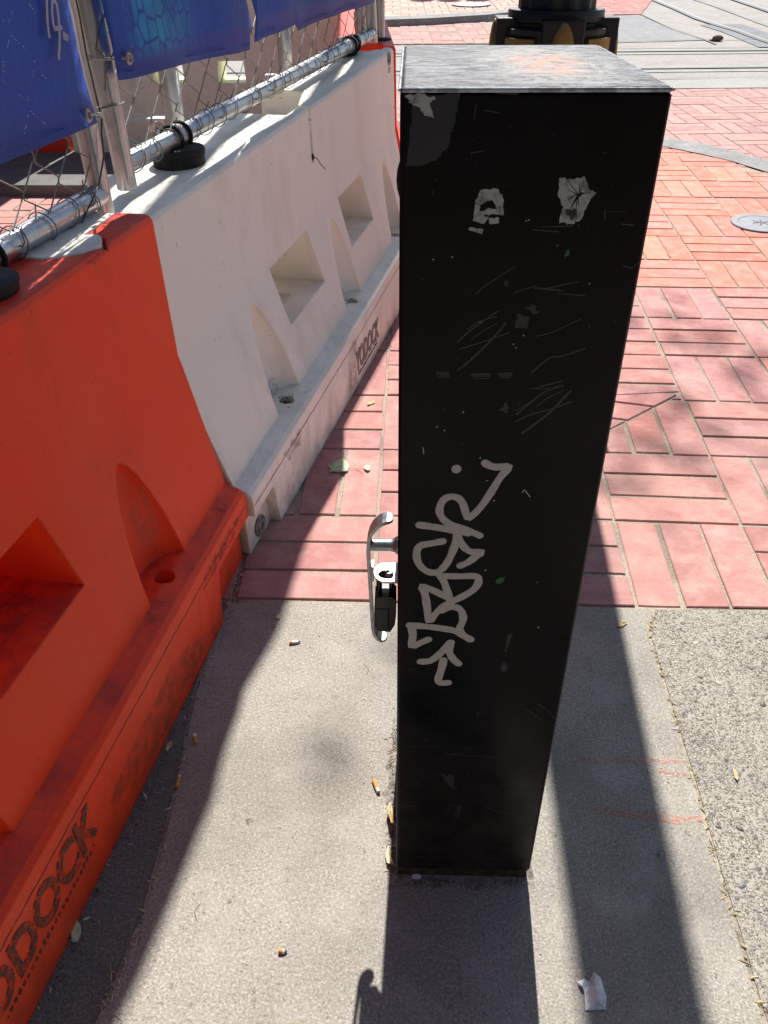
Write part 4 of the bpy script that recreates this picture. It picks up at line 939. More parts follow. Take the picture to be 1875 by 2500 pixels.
# ------------------------------------------------------------------ banners tied to the fence
def banner(label, Tm, hem, right, loc, mat, z_top, offs, extras=None, bill=True, jag=None):
    # hem: (s, z) points along the bottom edge; offs: distance from the barrier's foot line
    root = tag(empty('banner', loc), label, 'banner', 'blue banners tied to the fence'); Tl = at_world(loc) @ Tm
    s0, s1 = hem[0][0], hem[-1][0]; n = 60; rows = 30; vs = []
    def hz(s):
        for i in range(len(hem)-1):
            a, b = hem[i], hem[i+1]
            if min(a[0], b[0]) <= s <= max(a[0], b[0]): t = (s-a[0])/(b[0]-a[0]); return a[1]+t*(b[1]-a[1])
        return hem[-1][1]
    for i in range(n+1):
        s = s0+(s1-s0)*i/n; zb = hz(s)
        for j in range(rows+1):
            t = j/rows; z = zb+(z_top-zb)*t; f = max(0, min(1, (z-1.35)/1.0)); f = f*f*(3-2*f)
            bo_ = billow(s) if bill else offs+.02
            bo_ = min(bo_+.012, .03)
            o = offs+(bo_-offs)*f+.004*math.sin(s*17+z*3)*(1-f)+.003*math.sin(z*23+s*9)
            ds = 0
            if jag and i == 0: ds = jag(z, 0)
            if jag and i == n: ds = jag(z, 1)
            vs.append((s+ds, o, z))
    m = MB(); m.add(vs, [(i*(rows+1)+j, (i+1)*(rows+1)+j, (i+1)*(rows+1)+j+1, i*(rows+1)+j+1) for i in range(n) for j in range(rows)])
    cl = m.build('cloth', mat, root, smooth=True, T=Tl)
    md = cl.modifiers.new('s', 'SOLIDIFY'); md.thickness = .0009
    m = MB(); hemP = [(s0+(s1-s0)*i/40, offs+.0012, hz(s0+(s1-s0)*i/40)+.012) for i in range(41)]
    m.tube(hemP, .0008, 4)
    m.build('hem_stitch', M['banner'], cl, T=Tl)
    if extras: extras(root, Tl)
    return root
def grommet(root, Tl, s, o, z, tie):
    m = MB(); M3 = Matrix.Rotation(R(-90), 3, 'X')
    m.lathe([(.0055, .001), (.0062, .0028), (.0095, .0028), (.0112, .0006)], (s, o, z), 18, M=M3, caps=False); gm = m.build('grommet', M['brass'], root, smooth=True, T=Tl)
    m = MB(); m.tube(tie, .0026, 6, flat=(Z, .0026)); e = Vector(tie[-1]); m.box(e-Vector((.006, .004, .0045)), e+Vector((.006, .004, .0045)), ch=.001)
    m.build('cable_tie', M['zip'], root, T=Tl)
def ex_o(root, Tl):
    grommet(root, Tl, -.112, -.170, 1.010, [(-.112, -.166, 1.012), (-.13, -.162, 1.010), (-.16, -.170, 1.004), (-.185, -.184, .999), (-.20, -.194, .997)])
    # marker strokes on the banner
    def q(x, y):
        p = iTO @ hit((x, y), TOF @ Vector((0, -.172, 1)), (TOF.to_3x3() @ Vector((0, 1, 0)))); return Vector((p.x, p.y+.004, p.z))
    m = MB()
    k = 300/1659
    for L in ([(600, -40), (600, 100), (610, 300), (625, 430), (640, 510)], [(690, 0), (672, 30), (672, 180), (690, 330), (715, 405)], [(700, 0), (735, 60), (755, 200), (770, 370), (775, 500), (770, 640), (762, 805)], [(700, 390), (805, 372)], [(828, 425), (845, 540)], [(860, 460), (878, 545)], [(845, 470), (890, 545)], [(850, 520), (895, 500)]):
        m.tube([q(x*k, y*k) for x, y in L], .0032, 6, flat=(Y, .0004))
    m.build('marker_scrawl', M['chalk'], root, T=Tl)
    m = MB(); rnd = random.Random(3)  # pale dots painted for sun showing through the banner's perforations
    for (x0, y0), (x1, y1) in (((180, 40), (70, 330)), ((350, 40), (460, 200)), ((110, 450), (60, 650)), ((115, 480), (380, 720)), ((440, 770), (390, 1210)), ((540, 1010), (650, 1110)), ((130, 1210), (340, 1370)), ((350, 1300), (340, 1380)), ((330, 1460), (590, 1680)), ((350, 1540), (290, 1820)), ((10, 820), (10, 980)), ((0, 1080), (40, 1150)), ((25, 1780), (100, 1870)), ((0, 1940), (30, 1930)), ((0, 270), (40, 300))):
        n = int(math.hypot(x1-x0, y1-y0)/16)
        for i in range(n):
            if rnd.random() < .65: continue
            t = i/n; c = q((x0+(x1-x0)*t)*k, (y0+(y1-y0)*t)*k); r_ = rnd.uniform(.0002, .0006); m.box(c-Vector((r_, .0004, r_)), c+Vector((r_, .0006, r_)))
    m.build('sunlit_dots', M['pinhole'], root, T=Tl)['kind'] = 'stuff'
def ex_w(root, Tl):
    grommet(root, Tl, .150, -.160, 1.068, [(.150, -.156, 1.07), (.143, -.168, 1.069), (.137, -.186, 1.068), (.128, -.203, 1.069), (.118, -.222, 1.072)])
hemW = [(.122, 1.036), (.16, 1.032), (.30, 1.030), (.403, 1.026), (.55, 1.018), (.66, 1.011), (.745, 1.008)]
hemW2 = [(.80, 1.018), (.86, 1.022), (.95, 1.024), (1.055, 1.030), (1.06, 1.012), (1.3, 1.016), (1.6, 1.014), (1.89, 1.012)]
def tear(z, e): return (.012*math.sin(z*61)+.008*math.sin(z*143+1)) * (1 if z < 1.6 else .5) + (0 if e else 0)
def jw(z, e): return (tear(z, e) if z < 1.2 else .05) if e else (-.010*min(1, max(0, (z-1.05)/.1)) if z < 1.5 else -.09)
def jw2(z, e): return tear(z+.3, e)-.012 if not e else 0
hemO = [(-.146, .992), (-.05, .990), (.05, .986), (.3, .984), (1.0, .98), (2.05, .98)]
def jo(z, e): return 0 if e else (-.006+.03*max(0, min(1, (z-1.0)/.25)) if z < 1.3 else -.05)
banner('dark blue banner with white marker scrawl, tied to the fence over the orange barrier', TOF, hemO, None, TOF @ Vector((1, -.19, 1)), M['banner'], 2.70, -.180, ex_o, bill=False, jag=jo)
banner('blue banner printed with turquoise scales over the near half of the white barrier', TWF, hemW, None, TWF @ Vector((.4, -.18, 1)), M['banner_scales'], 2.70, -.170, ex_w, jag=jw)
banner('purple blue banner beyond the torn gap, over the far half of the white barrier', TWF, hemW2, None, TWF @ Vector((1.4, -.18, 1)), M['banner'], 2.70, -.172, None, jag=jw2)
b3 = tag(empty('banner', (-.2, 2.9, 1.6)), 'added unseen blue banner above the bright red barrier, shaped to cast the fence shadow edge', 'banner', 'blue banners tied to the fence')
m = MB(); C3 = []  # added out of view; its belly follows the traced shadow edge
for a in GPX[6:]:
    q = gs(a); C3.append(q+SUN*((2.3-q.z)/SUN.z))
C3.append(C3[-1]+Vector((.1, .5, 0))); n3 = len(C3); vs = []
for p in C3:
    x0 = -.185-.07*(p.y-2.85); 
    for j in range(13):
        z = 1.16+1.2*j/12; f = math.sin(math.pi*min(1, (z-1.16)/2.28)) if z < 2.3 else 1-.5*((z-2.3)/.4)**2
        vs.append((x0+(p.x-x0)*f, p.y, z))
m.add(vs, [(i*13+j, (i+1)*13+j, (i+1)*13+j+1, i*13+j+1) for i in range(n3-1) for j in range(12)])
cl3 = m.build('cloth', M['banner'], b3, smooth=True, T=at_world((-.2, 2.9, 1.6))); md = cl3.modifiers.new('s', 'SOLIDIFY'); md.thickness = .001
# rubber feet standing in the barrier tops
def foot(label, c, r, h, loc=None):
    root = tag(empty('rubber_stand', c), label, 'rubber foot', 'rubber fence feet in the barrier tops')
    m = MB(); m.lathe([(r*.97, 0), (r, .004), (r, h*.62), (r*.985, h*.64), (r*1.04, h*.66), (r*1.05, h*.9), (r*1.0, h), (r*.5, h+.003), (.02, h+.005)], (0, 0, 0), 32); m.build('base', M['rubber'], root, smooth=True)
    m = MB(); m.lathe([(.0155, h), (.0155, h+.045)], (0, 0, 0), 16); m.build('stem', M['galv'], root, smooth=True)
foot('black rubber fence foot with a raised lid on the near end of the white barrier', TWF @ Vector((.388, -.222, .813)), .059, .046)
foot('flat black rubber fence foot on the far end of the white barrier', TWF @ Vector((1.765, -.262, .861)), .055, .010)
foot('black rubber fence foot on the orange barrier at the left edge', TOF @ Vector((.265, -.20, .833)), .062, .020)

# ------------------------------------------------------------------ beyond the white barrier: a red one turned a little
a4 = R(-4); d4 = Vector((math.sin(a4), math.cos(a4), SLOPE)).normalized(); s4 = Vector((d4.y, -d4.x, 0))
P4 = gs((963, 111), .835); A4 = P4-s4*(-.118); A4.z = zg(A4.y); TRF = frame(A4, d4, s4)
lr = TRF @ Vector((.9, CL, 0))
def slot4(m): m.prism([(-.1, -.165, .6), (.09, -.165, .6), (.09, -.29, .6), (-.1, -.29, .6)], (0, 0, .6))
rb, rbb, _ = barrier('plastic_barrier', 'bright red plastic barrier beyond the white one, under the last fence post', 0, 1.83, profile(1, .22, .53, .835), M['orange'], [(.5, .8, .52, .78, .37, .52), (1.1, 1.4, 1.12, 1.38, .37, .52)], [.32, .95, 1.55], TRF, lr, (.22, .53), [slot4])
# the next panel's two posts and clamp
pn = tag(empty('fence_post', TRF @ Vector((.15, -.2, .84))), 'last galvanised fence post with a black clamp above the bright red barrier', 'fence post'); Tn = at_world(TRF @ Vector((.15, -.2, .84)))
q1 = gs((946, 80), .86)
m = MB(); m.tube([(q1.x-.03, q1.y, q1.z-.03), (q1.x-.03, q1.y, 1.95)], .019, 16); m.build('post', M['galv'], pn, smooth=True, T=Tn)
m = Each(); m.lathe([(.05, 0), (.052, .012), (.03, .016)], (q1.x-.035, q1.y, q1.z-.032), 20); m.lathe([(.026, 0), (.03, .01), (.03, .05), (.026, .06)], (q1.x-.03, q1.y, q1.z+.12), 16); m.build('clamp', M['rubber'], pn, smooth=True, T=Tn)

# ------------------------------------------------------------------ behind the fence: posts, steps and another row of barriers
def hp_(a, o): return hit(a, TWF @ Vector((0, o, 0)), TWF.to_3x3() @ Vector((0, 1, 0)))
for lab, a, o, r, zt in (('galvanised brace post with a curved bracket behind the white barrier fence', (427, 288), -.42, .026, 3.2), ('slim galvanised brace post midway behind the white barrier fence', (699, 182), -.42, .024, 3.2), ('galvanised brace post with a square bracket near the far end of the fence', (882, 108), -.40, .026, 3.2)):
    b = hp_(a, o); root = tag(empty('fence_post', b), lab, 'fence post', 'brace posts behind the fence'); Tb = at_world(b)
    m = MB(); m.lathe([(r, -.03), (r, zt-b.z)], (0, 0, 0), 20); m.build('post', M['galv'], root, smooth=True)
    m = MB(); dx = TWF.to_3x3() @ Vector((0, 1, 0))
    m.box((-.075, -.012, -.005), (.005, .03, .0)); m.box((-.075, -.012, -.035), (-.07, .03, -.005)); m.tube([(-.045+.018*math.cos(t), .0, -.02+.016*math.sin(t)) for t in [2*math.pi*k/14 for k in range(14)]], .004, 6, closed=True)
    m.build('bracket', M['galv'], root)
ZP = .16
e1 = hit((100, 452), (0, 0, ZP), Z).y; xr1 = -.72
plat = tag(empty('concrete_steps', (-1.6, e1, 0)), 'shaded concrete steps and landing behind the fence at the left', 'steps'); Tp = at_world((-1.6, e1, 0))
m = MB(); m.box((-5, e1, 0), (-.05, 14, ZP), ch=.004); m.build('landing', M['concrete_dark'], plat, T=Tp)
m = MB(); m.box((-5, e1-.06, -.02), (-.42, e1-.002, ZP-.085), ch=.004); m.build('step', M['concrete_dark'], plat, T=Tp)
# row of barriers standing across the landing
by = hit((250, 372), (0, 0, ZP), Z).y
def across(name, label, x_r, length, holes, mat, prof, zk):
    Tm = frame((x_r, by, ZP), (-1, 0, 0), (0, -1, 0)); loc = Tm @ Vector((length/2, CL, 0))
    return barrier(name, label, 0, length, prof, mat, holes, [], Tm, loc, zk, group='barriers across the landing', drains=False), Tm
xr = hit((872, 120), (0, by, ZP+.6), Y).x
hx = [hit(a, (0, by+.09, 0), Y).x for a in ((600, 180), (530, 180), (450, 180), (372, 180))]
zt_, zb_ = hit((560, 150), (0, by+.08, 0), Y).z-ZP, hit((560, 205), (0, by+.05, 0), Y).z-ZP
xb = hit((176, 340), (0, by, 0), Y).x
print('across', by, xr, hx, zt_, zb_, xb, e1)
Lw = xr-xb
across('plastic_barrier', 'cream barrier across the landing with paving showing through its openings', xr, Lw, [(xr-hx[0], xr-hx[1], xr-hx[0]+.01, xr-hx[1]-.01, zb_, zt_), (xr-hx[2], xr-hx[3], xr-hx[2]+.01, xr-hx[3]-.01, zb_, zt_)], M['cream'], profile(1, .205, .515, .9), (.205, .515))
across('plastic_barrier', 'dusty red barrier end across the landing, seen under the blue banner', xb-.03, 1.8, [], M['orange'], profile(1, .205, .515, .85), (.205, .515))
for i, x in ((1, xb-.03),):  # unseen banner added above the red barrier to shade the landing
    rt = tag(empty('banner', (x, by+.25, 1)), ('added unseen banner above the cream barrier, shading the landing', 'added unseen banner above the dusty red barrier end, shading the landing')[i], 'banner', 'added banners that shade the landing')
    m = MB(); nn = 20; L2 = (Lw if i == 0 else 1.8); vs = []
    for a in range(nn+1):
        for b in range(9): vs.append((-L2*a/nn, .015*math.sin(a*1.1+b*.7), .12+b*.26))
    m.add(vs, [(a*9+b, (a+1)*9+b, (a+1)*9+b+1, a*9+b+1) for a in range(nn) for b in range(8)]); o = m.build('cloth', M['banner'], rt, smooth=True); md = o.modifiers.new('s', 'SOLIDIFY'); md.thickness = .001
    for k in (0, 1):
        m = MB(); m.tube([(-L2*k-.03+.06*(1-k)-.03, .02, -.06), (-L2*k-.03+.06*(1-k)-.03, .02, 2.3)], .02, 12); m.build('pole', M['galv'], rt, smooth=True)

# ------------------------------------------------------------------ ornamental street lamps
def lamp(loc, label, h=5.15):
    root = tag(empty('street_lamp', loc), label, 'street lamp', 'ornamental black and gold street lamps')
    m = MB(); m.lathe([(.30, 0), (.30, .06), (.26, .09), (.25, .2), (.215, .24), (.205, .52), (.17, .58), (.155, .66), (.162, .70), (.162, .72)], n=8, M=Matrix.Rotation(R(22.5), 3, 'Z')); m.build('pedestal', M['iron'], root)
    m = MB(); m.lathe([(.150, .70), (.165, .72), (.165, .968), (.167, .972), (.167, .984), (.142, .990)], n=40); dr = m.build('drum', M['iron'], root, smooth=True)
    m = MB(); m.lathe([(.136, .985), (.138, .998), (.147, 1.002), (.148, 1.026), (.146, 1.032), (.118, 1.034)], n=40); m.build('collar', M['iron'], root, smooth=True)
    m = MB(); m.lathe([(.119, 1.032), (.116, 1.6), (.103, 2.4), (.093, 3.0), (.078, 3.9), (.070, h-.5), (.095, h-.48), (.095, h-.44), (.06, h-.4), (.05, h-.05)], n=96, lobes=12, amp=.07); m.build('shaft', M['iron'], root, smooth=True)
    for k in range(4):
        Rz = Matrix.Rotation(R(90*k), 3, 'Z'); m = MB(); m.box((-.062, -.186, .70), (.062, -.10, 1.012), ch=.003); m.v = [tuple(Rz @ Vector(v)) for v in m.v]; m.build('corner_block', M['iron'], root)
        m = MB(); m.sphere((0, -.186, .880), 1, 20, 14, (.042, .018, .128)); m.v = [tuple(Rz @ Vector(v)) for v in m.v]; m.build('oval_boss', M['gold'], root, smooth=True)
        Rk = Matrix.Rotation(R(90*k+45), 3, 'Z'); m = MB(); P = []
        for j in range(7):
            t = R(-18+6*j); P += [(.180*math.sin(t), -.180*math.cos(t), .74), (.180*math.sin(t), -.180*math.cos(t), .962), (.160*math.sin(t), -.160*math.cos(t), .962), (.160*math.sin(t), -.160*math.cos(t), .74)]
        m.add(P, [(j*4+q, j*4+(q+1) % 4, (j+1)*4+(q+1) % 4, (j+1)*4+q) for j in range(6) for q in range(4)]+[(0, 1, 2, 3), (24, 25, 26, 27)]); m.v = [tuple(Rk @ Vector(v)) for v in m.v]; m.build('gold_panel', M['gold'], root)
    for sx in (-1, 1):
        m = MB(); m.tube([(0, 0, h-.32), (sx*.15, 0, h-.36), (sx*.33, 0, h-.34), (sx*.45, 0, h-.22), (sx*.45, 0, h-.14)], .018, 8); ar = m.build('arm', M['iron'], root, smooth=True)
        m = MB(); m.lathe([(.03, -.14), (.09, -.12), (.11, -.04), (.17, .02), (.20, .04), (.15, .12), (.07, .2), (.03, .24), (.01, .30)], (sx*.45, 0, h), 20); m.build('lantern', M['iron'], root, smooth=True)
    m = MB(); m.lathe([(.05, -.1), (.13, -.06), (.15, .02), (.20, .05), (.15, .13), (.07, .21), (.03, .26), (.01, .34)], (0, 0, h+.05), 20); m.build('crown_lantern', M['iron'], root, smooth=True)
    return root
LP = Vector((.455, 2.2, zg(2.2)))
l1 = lamp(LP, 'black fluted street lamp with gold ovals just behind the cabinet')
sh = gs((1097, 6)); hL = 5.15+.1
l2p = sh+Vector((SUN.x/SUN.z, SUN.y/SUN.z, 0))*hL
l2 = l1.copy(); C.objects.link(l2); l2.location = (l2p.x, l2p.y, zg(l2p.y)); l2['label'] = 'second black street lamp across the tracks whose lanterns shade the far brick paving'
for ch in list(l1.children):
    c = ch.copy(); C.objects.link(c); c.parent = l2

# ------------------------------------------------------------------ covers set in the paving
def cover(label, px, rad, grooves=True, h=.006):
    c = gs(px); root = tag(empty('manhole_cover', (c.x, c.y, zg(c.y))), label, 'manhole cover')
    m = MB(); m.lathe([(rad, -.01), (rad, h), (rad*.985, h+.002), (rad*.76, h+.002), (rad*.75, h-.001)], n=48, caps=False); m.build('ring', M['cover'], root, smooth=True)
    m = MB(); m.lathe([(rad*.75, h-.004), (rad*.745, h+.001), (.001, h+.002)], n=48); lid = m.build('lid', M['cover'], root, smooth=True)
    if grooves:
        m = MB()
        for a_ in (0, 60, 120):
            a = R(a_+12); d = Vector((math.cos(a), math.sin(a), 0))*rad*.3; m.tube([Vector((0, 0, h+.003))-d, Vector((0, 0, h+.003))+d], .004, 4, flat=(Z, .0008))
        m.build('lid_mark', M['rail_dark'], lid)
    root.rotation_euler.x = math.atan(SLOPE)
    return c
cl_ = gs((1770, 545)); cr_ = gs((1835, 524)); cen = gs((1858, 548))
cover('round grey valve cover set in the bright red bricks at the right edge', (1856, 547), .142)
cover('large grey manhole cover in the far brick crossing under the lantern shadow', (1150, 19), .30, False, .05)

# ------------------------------------------------------------------ small litter
def butt(px, ang, label, L=.024, r=.0038, paper=.007, ash=True, tilt=0, z=.0):
    c = gs(px); root = tag(empty('cigarette_butt', (c.x, c.y, c.z+r)), label, 'cigarette butt', 'cigarette butts on the slab'); root.rotation_euler.z = ang
    m = MB(); m.tube([(-L/2, 0, 0), (-L/2+.001, 0, 0), (L/2-paper, 0, 0)], [r*.9, r, r], 14); m.build('filter', M['filter'], root, smooth=True)
    m = MB(); m.tube([(L/2-paper, 0, 0), (L/2-.001, .0003, -.0003), (L/2, .0006, 0)], [r*.97, r*.9, r*.7], 14); p_ = m.build('paper', M['ash_paper'], root, smooth=True)
    if ash: m = MB(); m.tube([(L/2, .0005, -.0003), (L/2+.004, .0012, -.001)], [r*.7, r*.3], 8); m.build('ash', M['ash'], p_)
D = lambda a, b: math.atan2((gs(b)-gs(a)).y, (gs(b)-gs(a)).x)
butt((918, 1922), D((911, 1903), (929, 1950)), 'burnt cigarette butt with a black tip by the cabinet foot', L=.028, paper=.009)
butt((477, 1806), D((480, 1822), (474, 1786)), 'frayed cigarette butt in the barrier shadow, the farther of two', paper=.008, ash=False)
butt((436, 1910), D((431, 1930), (440, 1892)), 'cigarette butt with a clean white end in the barrier shadow, the nearer of two', paper=.004, ash=False)
butt((718, 1571), D((700, 1573), (735, 1569)), 'white crushed cigarette end lying on the sunny slab', L=.02, paper=.014)
butt((688, 2325), D((680, 2324), (697, 2327)), 'tiny dark cigarette end on the sunny slab near the bottom', L=.009, paper=.003, ash=True)
def leaf(px, pts, label, mat, curl=.004, scale=None, stem=None, name='leaf', grp='fallen leaves'):
    c = gs(px); root = tag(empty(name, (c.x, c.y, c.z)), label, name.replace('_', ' '), grp)
    P = [gs(a)-c for a in pts]; cen = sum(P, Vector())/len(P); m = MB(); R2 = max((p-cen).length for p in P)
    vs = [cen+Vector((0, 0, .0015))]
    rnd = random.Random(len(pts)*7+int(px[0]))
    for f in (.5, 1):
        for p in P: q = cen+(p-cen)*f; vs.append((q.x, q.y, .0015+curl*f*f*rnd.uniform(.2, 1.2)))
    n = len(P); m.add(vs, [(0, 1+i, 1+(i+1) % n) for i in range(n)]+[(1+i, 1+n+i, 1+n+(i+1) % n, 1+(i+1) % n) for i in range(n)])
    bl = m.build('blade', mat, root, smooth=True); md = bl.modifiers.new('s', 'SOLIDIFY'); md.thickness = .0004
    if stem:
        m = MB(); m.tube([gs(a)-c+Vector((0, 0, .002+.002*(i % 2))) for i, a in enumerate(stem)], .0006, 5); m.build('stalk', M['stem'], root)
z2 = lambda L: [(560+x*.3165, 750+y*.3165) for x, y in L]
leaf(z2([(860, 1235)])[0], z2([(755, 1215), (790, 1225), (825, 1190), (870, 1175), (905, 1195), (928, 1225), (920, 1255), (915, 1275), (880, 1282), (840, 1285), (800, 1280), (768, 1287), (785, 1260), (768, 1240)]), 'pale green maple leaf with a red stalk on the bricks at the shadow edge', M['pale_leaf'], stem=z2([(920, 1252), (960, 1255), (1000, 1265), (1035, 1290)]))
leaf(z2([(1062, 1255)])[0], z2([(1035, 1240), (1060, 1230), (1085, 1235), (1088, 1260), (1070, 1275), (1045, 1262)]), 'small pale leaf beside the maple leaf on the bricks', M['pale_leaf'], stem=z2([(1035, 1250), (980, 1253)]))
leaf(z2([(1090, 745)])[0], z2([(1060, 755), (1085, 740), (1115, 730), (1122, 745), (1095, 755), (1070, 765)]), 'curled tan leaf on the bricks between barrier and cabinet', M['dry'], .008)
leaf((850+290*.3617, 1700+830*.3617), z6([(262, 790), (280, 745), (295, 760), (305, 830), (315, 900), (290, 905), (275, 850)]), 'curled tan leaf leaning on the left foot of the cabinet, upper of two', M['dry'], .02)
leaf((850+280*.3617, 1700+1120*.3617), z6([(250, 1075), (270, 1035), (285, 1070), (295, 1120), (325, 1170), (290, 1165), (262, 1140)]), 'pale curled leaf leaning on the left foot of the cabinet, lower of two', M['litter_pale'], .014)
leaf((850+458*.3617, 1700+1225*.3617), z6([(425, 1215), (450, 1200), (492, 1208), (490, 1235), (465, 1243), (430, 1238)]), 'grey flake lying in the shadow at the cabinet foot', M['paper'], .002)
leaf((188, 2273), [(190, 2250), (198, 2262), (200, 2280), (192, 2300), (180, 2305), (175, 2288), (178, 2265)], 'long pale leaf beside the orange barrier near the bottom', M['pale_leaf'], .004)
leaf((412, 1820), [(405, 1833), (408, 1818), (420, 1812), (423, 1820), (414, 1830), (408, 1838)], 'small yellowish leaf beside the orange barrier foot', M['dry'], .004)
leaf((678, 1506), [(672, 1512), (676, 1500), (684, 1503), (682, 1513)], 'yellow leaf scrap on the slab edge by the bricks', M['dry'], .003)
leaf((1518, 1524), [(1505, 1530), (1510, 1520), (1516, 1519), (1520, 1512), (1522, 1522), (1532, 1522), (1522, 1530), (1513, 1534)], 'yellow flake on the slab right of the cabinet shadow', M['dry'], .003)
leaf((1796, 1898), [(1788, 1876), (1797, 1885), (1803, 1900), (1800, 1910), (1792, 1900)], 'thin yellow leaf on the pebbled concrete at the right', M['dry'], .003)
for px, rr, sd_ in (((823, 1702), .006, 1), ((610, 2005), .008, 2), ((1605, 2090), .007, 3), ((700, 2120), .004, 4), ((1500, 2240), .005, 5), ((760, 1985), .003, 6), ((640, 1850), .004, 7), ((560, 2200), .005, 8), ((820, 2250), .003, 9), ((1450, 1700), .004, 10), ((620, 2420), .004, 11), ((890, 2080), .003, 12)):
    c = gs(px); rn = random.Random(sd_); m = MB(); m.add([(c.x+rr*rn.uniform(.5, 1.2)*math.cos(t), c.y+rr*rn.uniform(.5, 1.2)*math.sin(t), zg(c.y)+.0012) for t in [2*math.pi*k/18 for k in range(18)]], [tuple(range(18))]); o = m.build('stain', M['stain']); struct(o)
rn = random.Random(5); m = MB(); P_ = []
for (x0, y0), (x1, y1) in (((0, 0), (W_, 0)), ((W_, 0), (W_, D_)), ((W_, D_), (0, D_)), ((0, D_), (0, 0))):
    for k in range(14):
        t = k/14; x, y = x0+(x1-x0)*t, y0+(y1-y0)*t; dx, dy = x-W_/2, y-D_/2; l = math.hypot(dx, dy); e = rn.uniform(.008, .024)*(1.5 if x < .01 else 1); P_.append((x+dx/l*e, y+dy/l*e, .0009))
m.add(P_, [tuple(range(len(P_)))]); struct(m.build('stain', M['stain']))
# crumpled paper scrap
c = gs((1445, 2433)); pr_ = tag(empty('paper_scrap', c), 'crumpled white paper scrap on the slab at the bottom right', 'paper scrap')
def pz(x, y, h=.0): v = gs((1300+x*.4748, 1450+y*.4748)); return (v.x-c.x, v.y-c.y, h)
m = MB()
V = [pz(272, 2145, .002), pz(375, 2140, .002), pz(378, 2080, .006), pz(362, 2055, .012), pz(345, 1990, .010), pz(310, 1963, .012), pz(290, 2000, .004), pz(262, 1995, .010), pz(228, 2000, .004), pz(250, 2030, .010), pz(265, 2050, .003), pz(318, 2050, .014), pz(300, 2085, .006), pz(335, 2110, .010)]
m.add(V, [(8, 9, 7), (7, 9, 10, 6), (6, 10, 11), (5, 6, 11), (4, 5, 11), (3, 4, 11), (10, 12, 11), (11, 12, 13), (3, 11, 13), (2, 3, 13), (1, 2, 13), (0, 1, 13), (0, 13, 12), (0, 12, 10)])
o = m.build('crumpled_sheet', M['paper'], pr_); md = o.modifiers.new('s', 'SOLIDIFY'); md.thickness = .0006
# crumbs, husks and needles too many to count
def litter(name, mat, n, where, size, seed, flat=.3):
    rnd = random.Random(seed); m = MB()
    for i in range(n):
        x, y = where(rnd); s = size*rnd.uniform(.3, 1.3); a = rnd.uniform(0, 6.28); l = s*rnd.uniform(1, 3.2); z = zg(y)-.0015 if y > yj else 0
        ca, sa = math.cos(a), math.sin(a); k = rnd.uniform(.2, .6)
        P = [(x-ca*l, y-sa*l, z+.0006), (x+sa*s*k, y-ca*s*k, z+.0006), (x+ca*l, y+sa*l, z+.0006), (x-sa*s*k, y+ca*s*k, z+.0006), (x, y, z+s*flat+.001)]
        m.add(P, [(0, 1, 4), (1, 2, 4), (2, 3, 4), (3, 0, 4)])
    o = m.build(name, mat); o['kind'] = 'stuff'; return o
def along(P, w_): 
    seg = [(P[i], P[i+1], math.dist(P[i][:2], P[i+1][:2])) for i in range(len(P)-1)]; tot = sum(s[2] for s in seg)
    def f(r):
        t = r.random()*tot
        for a, b, l in seg:
            if t <= l: k = t/l; return (a[0]+(b[0]-a[0])*k+r.gauss(0, w_), a[1]+(b[1]-a[1])*k+r.gauss(0, w_))
            t -= l
        return P[-1][:2]
    return f
footline = [gs(a) for a in ((70, 2498), (431, 1747), (552, 1504), (610, 1360))]; footW = [gs(a) for a in ((612, 1350), (690, 1263), (861, 959), (971, 763))]
fl2 = [(p.x+.012, p.y) for p in footline]; fw2 = [(p.x+.008, p.y) for p in footW]
litter('leaf_litter', M['litter_pale'], 90, along(Lj[1:], .005), .0028, 1); litter('leaf_litter', M['dry'], 150, along([p for p in Rj if p[1] > -.4], .0035), .0032, 2)
litter('dirt', M['litter_dark'], 420, along(Lj[1:], .005), .0013, 3); litter('dirt', M['litter_dark'], 600, along(fl2, .008), .0013, 4); litter('dirt', M['litter_dark'], 200, along(fw2, .006), .0013, 5)
litter('leaf_litter', M['litter_pale'], 50, along(fw2, .008), .0035, 6); litter('leaf_litter', M['litter_pale'], 35, along(fl2, .014), .003, 7)
litter('leaf_litter', M['litter_pale'], 120, lambda r: (r.uniform(-.45, .3), r.uniform(.6, 2.2)), .0018, 8); litter('leaf_litter', M['litter_pale'], 260, lambda r: (r.uniform(.3, 2.6), r.uniform(.6, 5.2)), .0022, 9)
litter('leaf_litter', M['litter_pale'], 150, lambda r: (r.uniform(-.4, 1.0), r.uniform(-.35, .65)), .0015, 10)
litter('dirt', M['litter_dark'], 240, lambda r: (r.uniform(-.5, 1.0), r.uniform(-.35, .65)), .0011, 11)
litter('dirt', M['litter_dark'], 200, along([(-.008, -.0), (-.008, .31)], .005), .0014, 12); litter('leaf_litter', M['dry'], 60, along([(-.010, .0), (-.008, .31)], .006), .003, 13); litter('dirt', M['litter_dark'], 120, along([(0, -.008), (W_, -.008)], .004), .0012, 17)
litter('leaf_litter', M['litter_pale'], 60, along([gs((520, 1470)), gs((600, 1400))], .012), .004, 14); litter('dirt', M['litter_dark'], 200, along([gs((540, 1480)), gs((600, 1370))], .015), .0018, 15)
litter('leaf_litter', M['litter_pale'], 90, along([(p.x, p.y) for p in b_in], .04), .006, 16)
rnd = random.Random(9); m = MB()                                      # dry needles
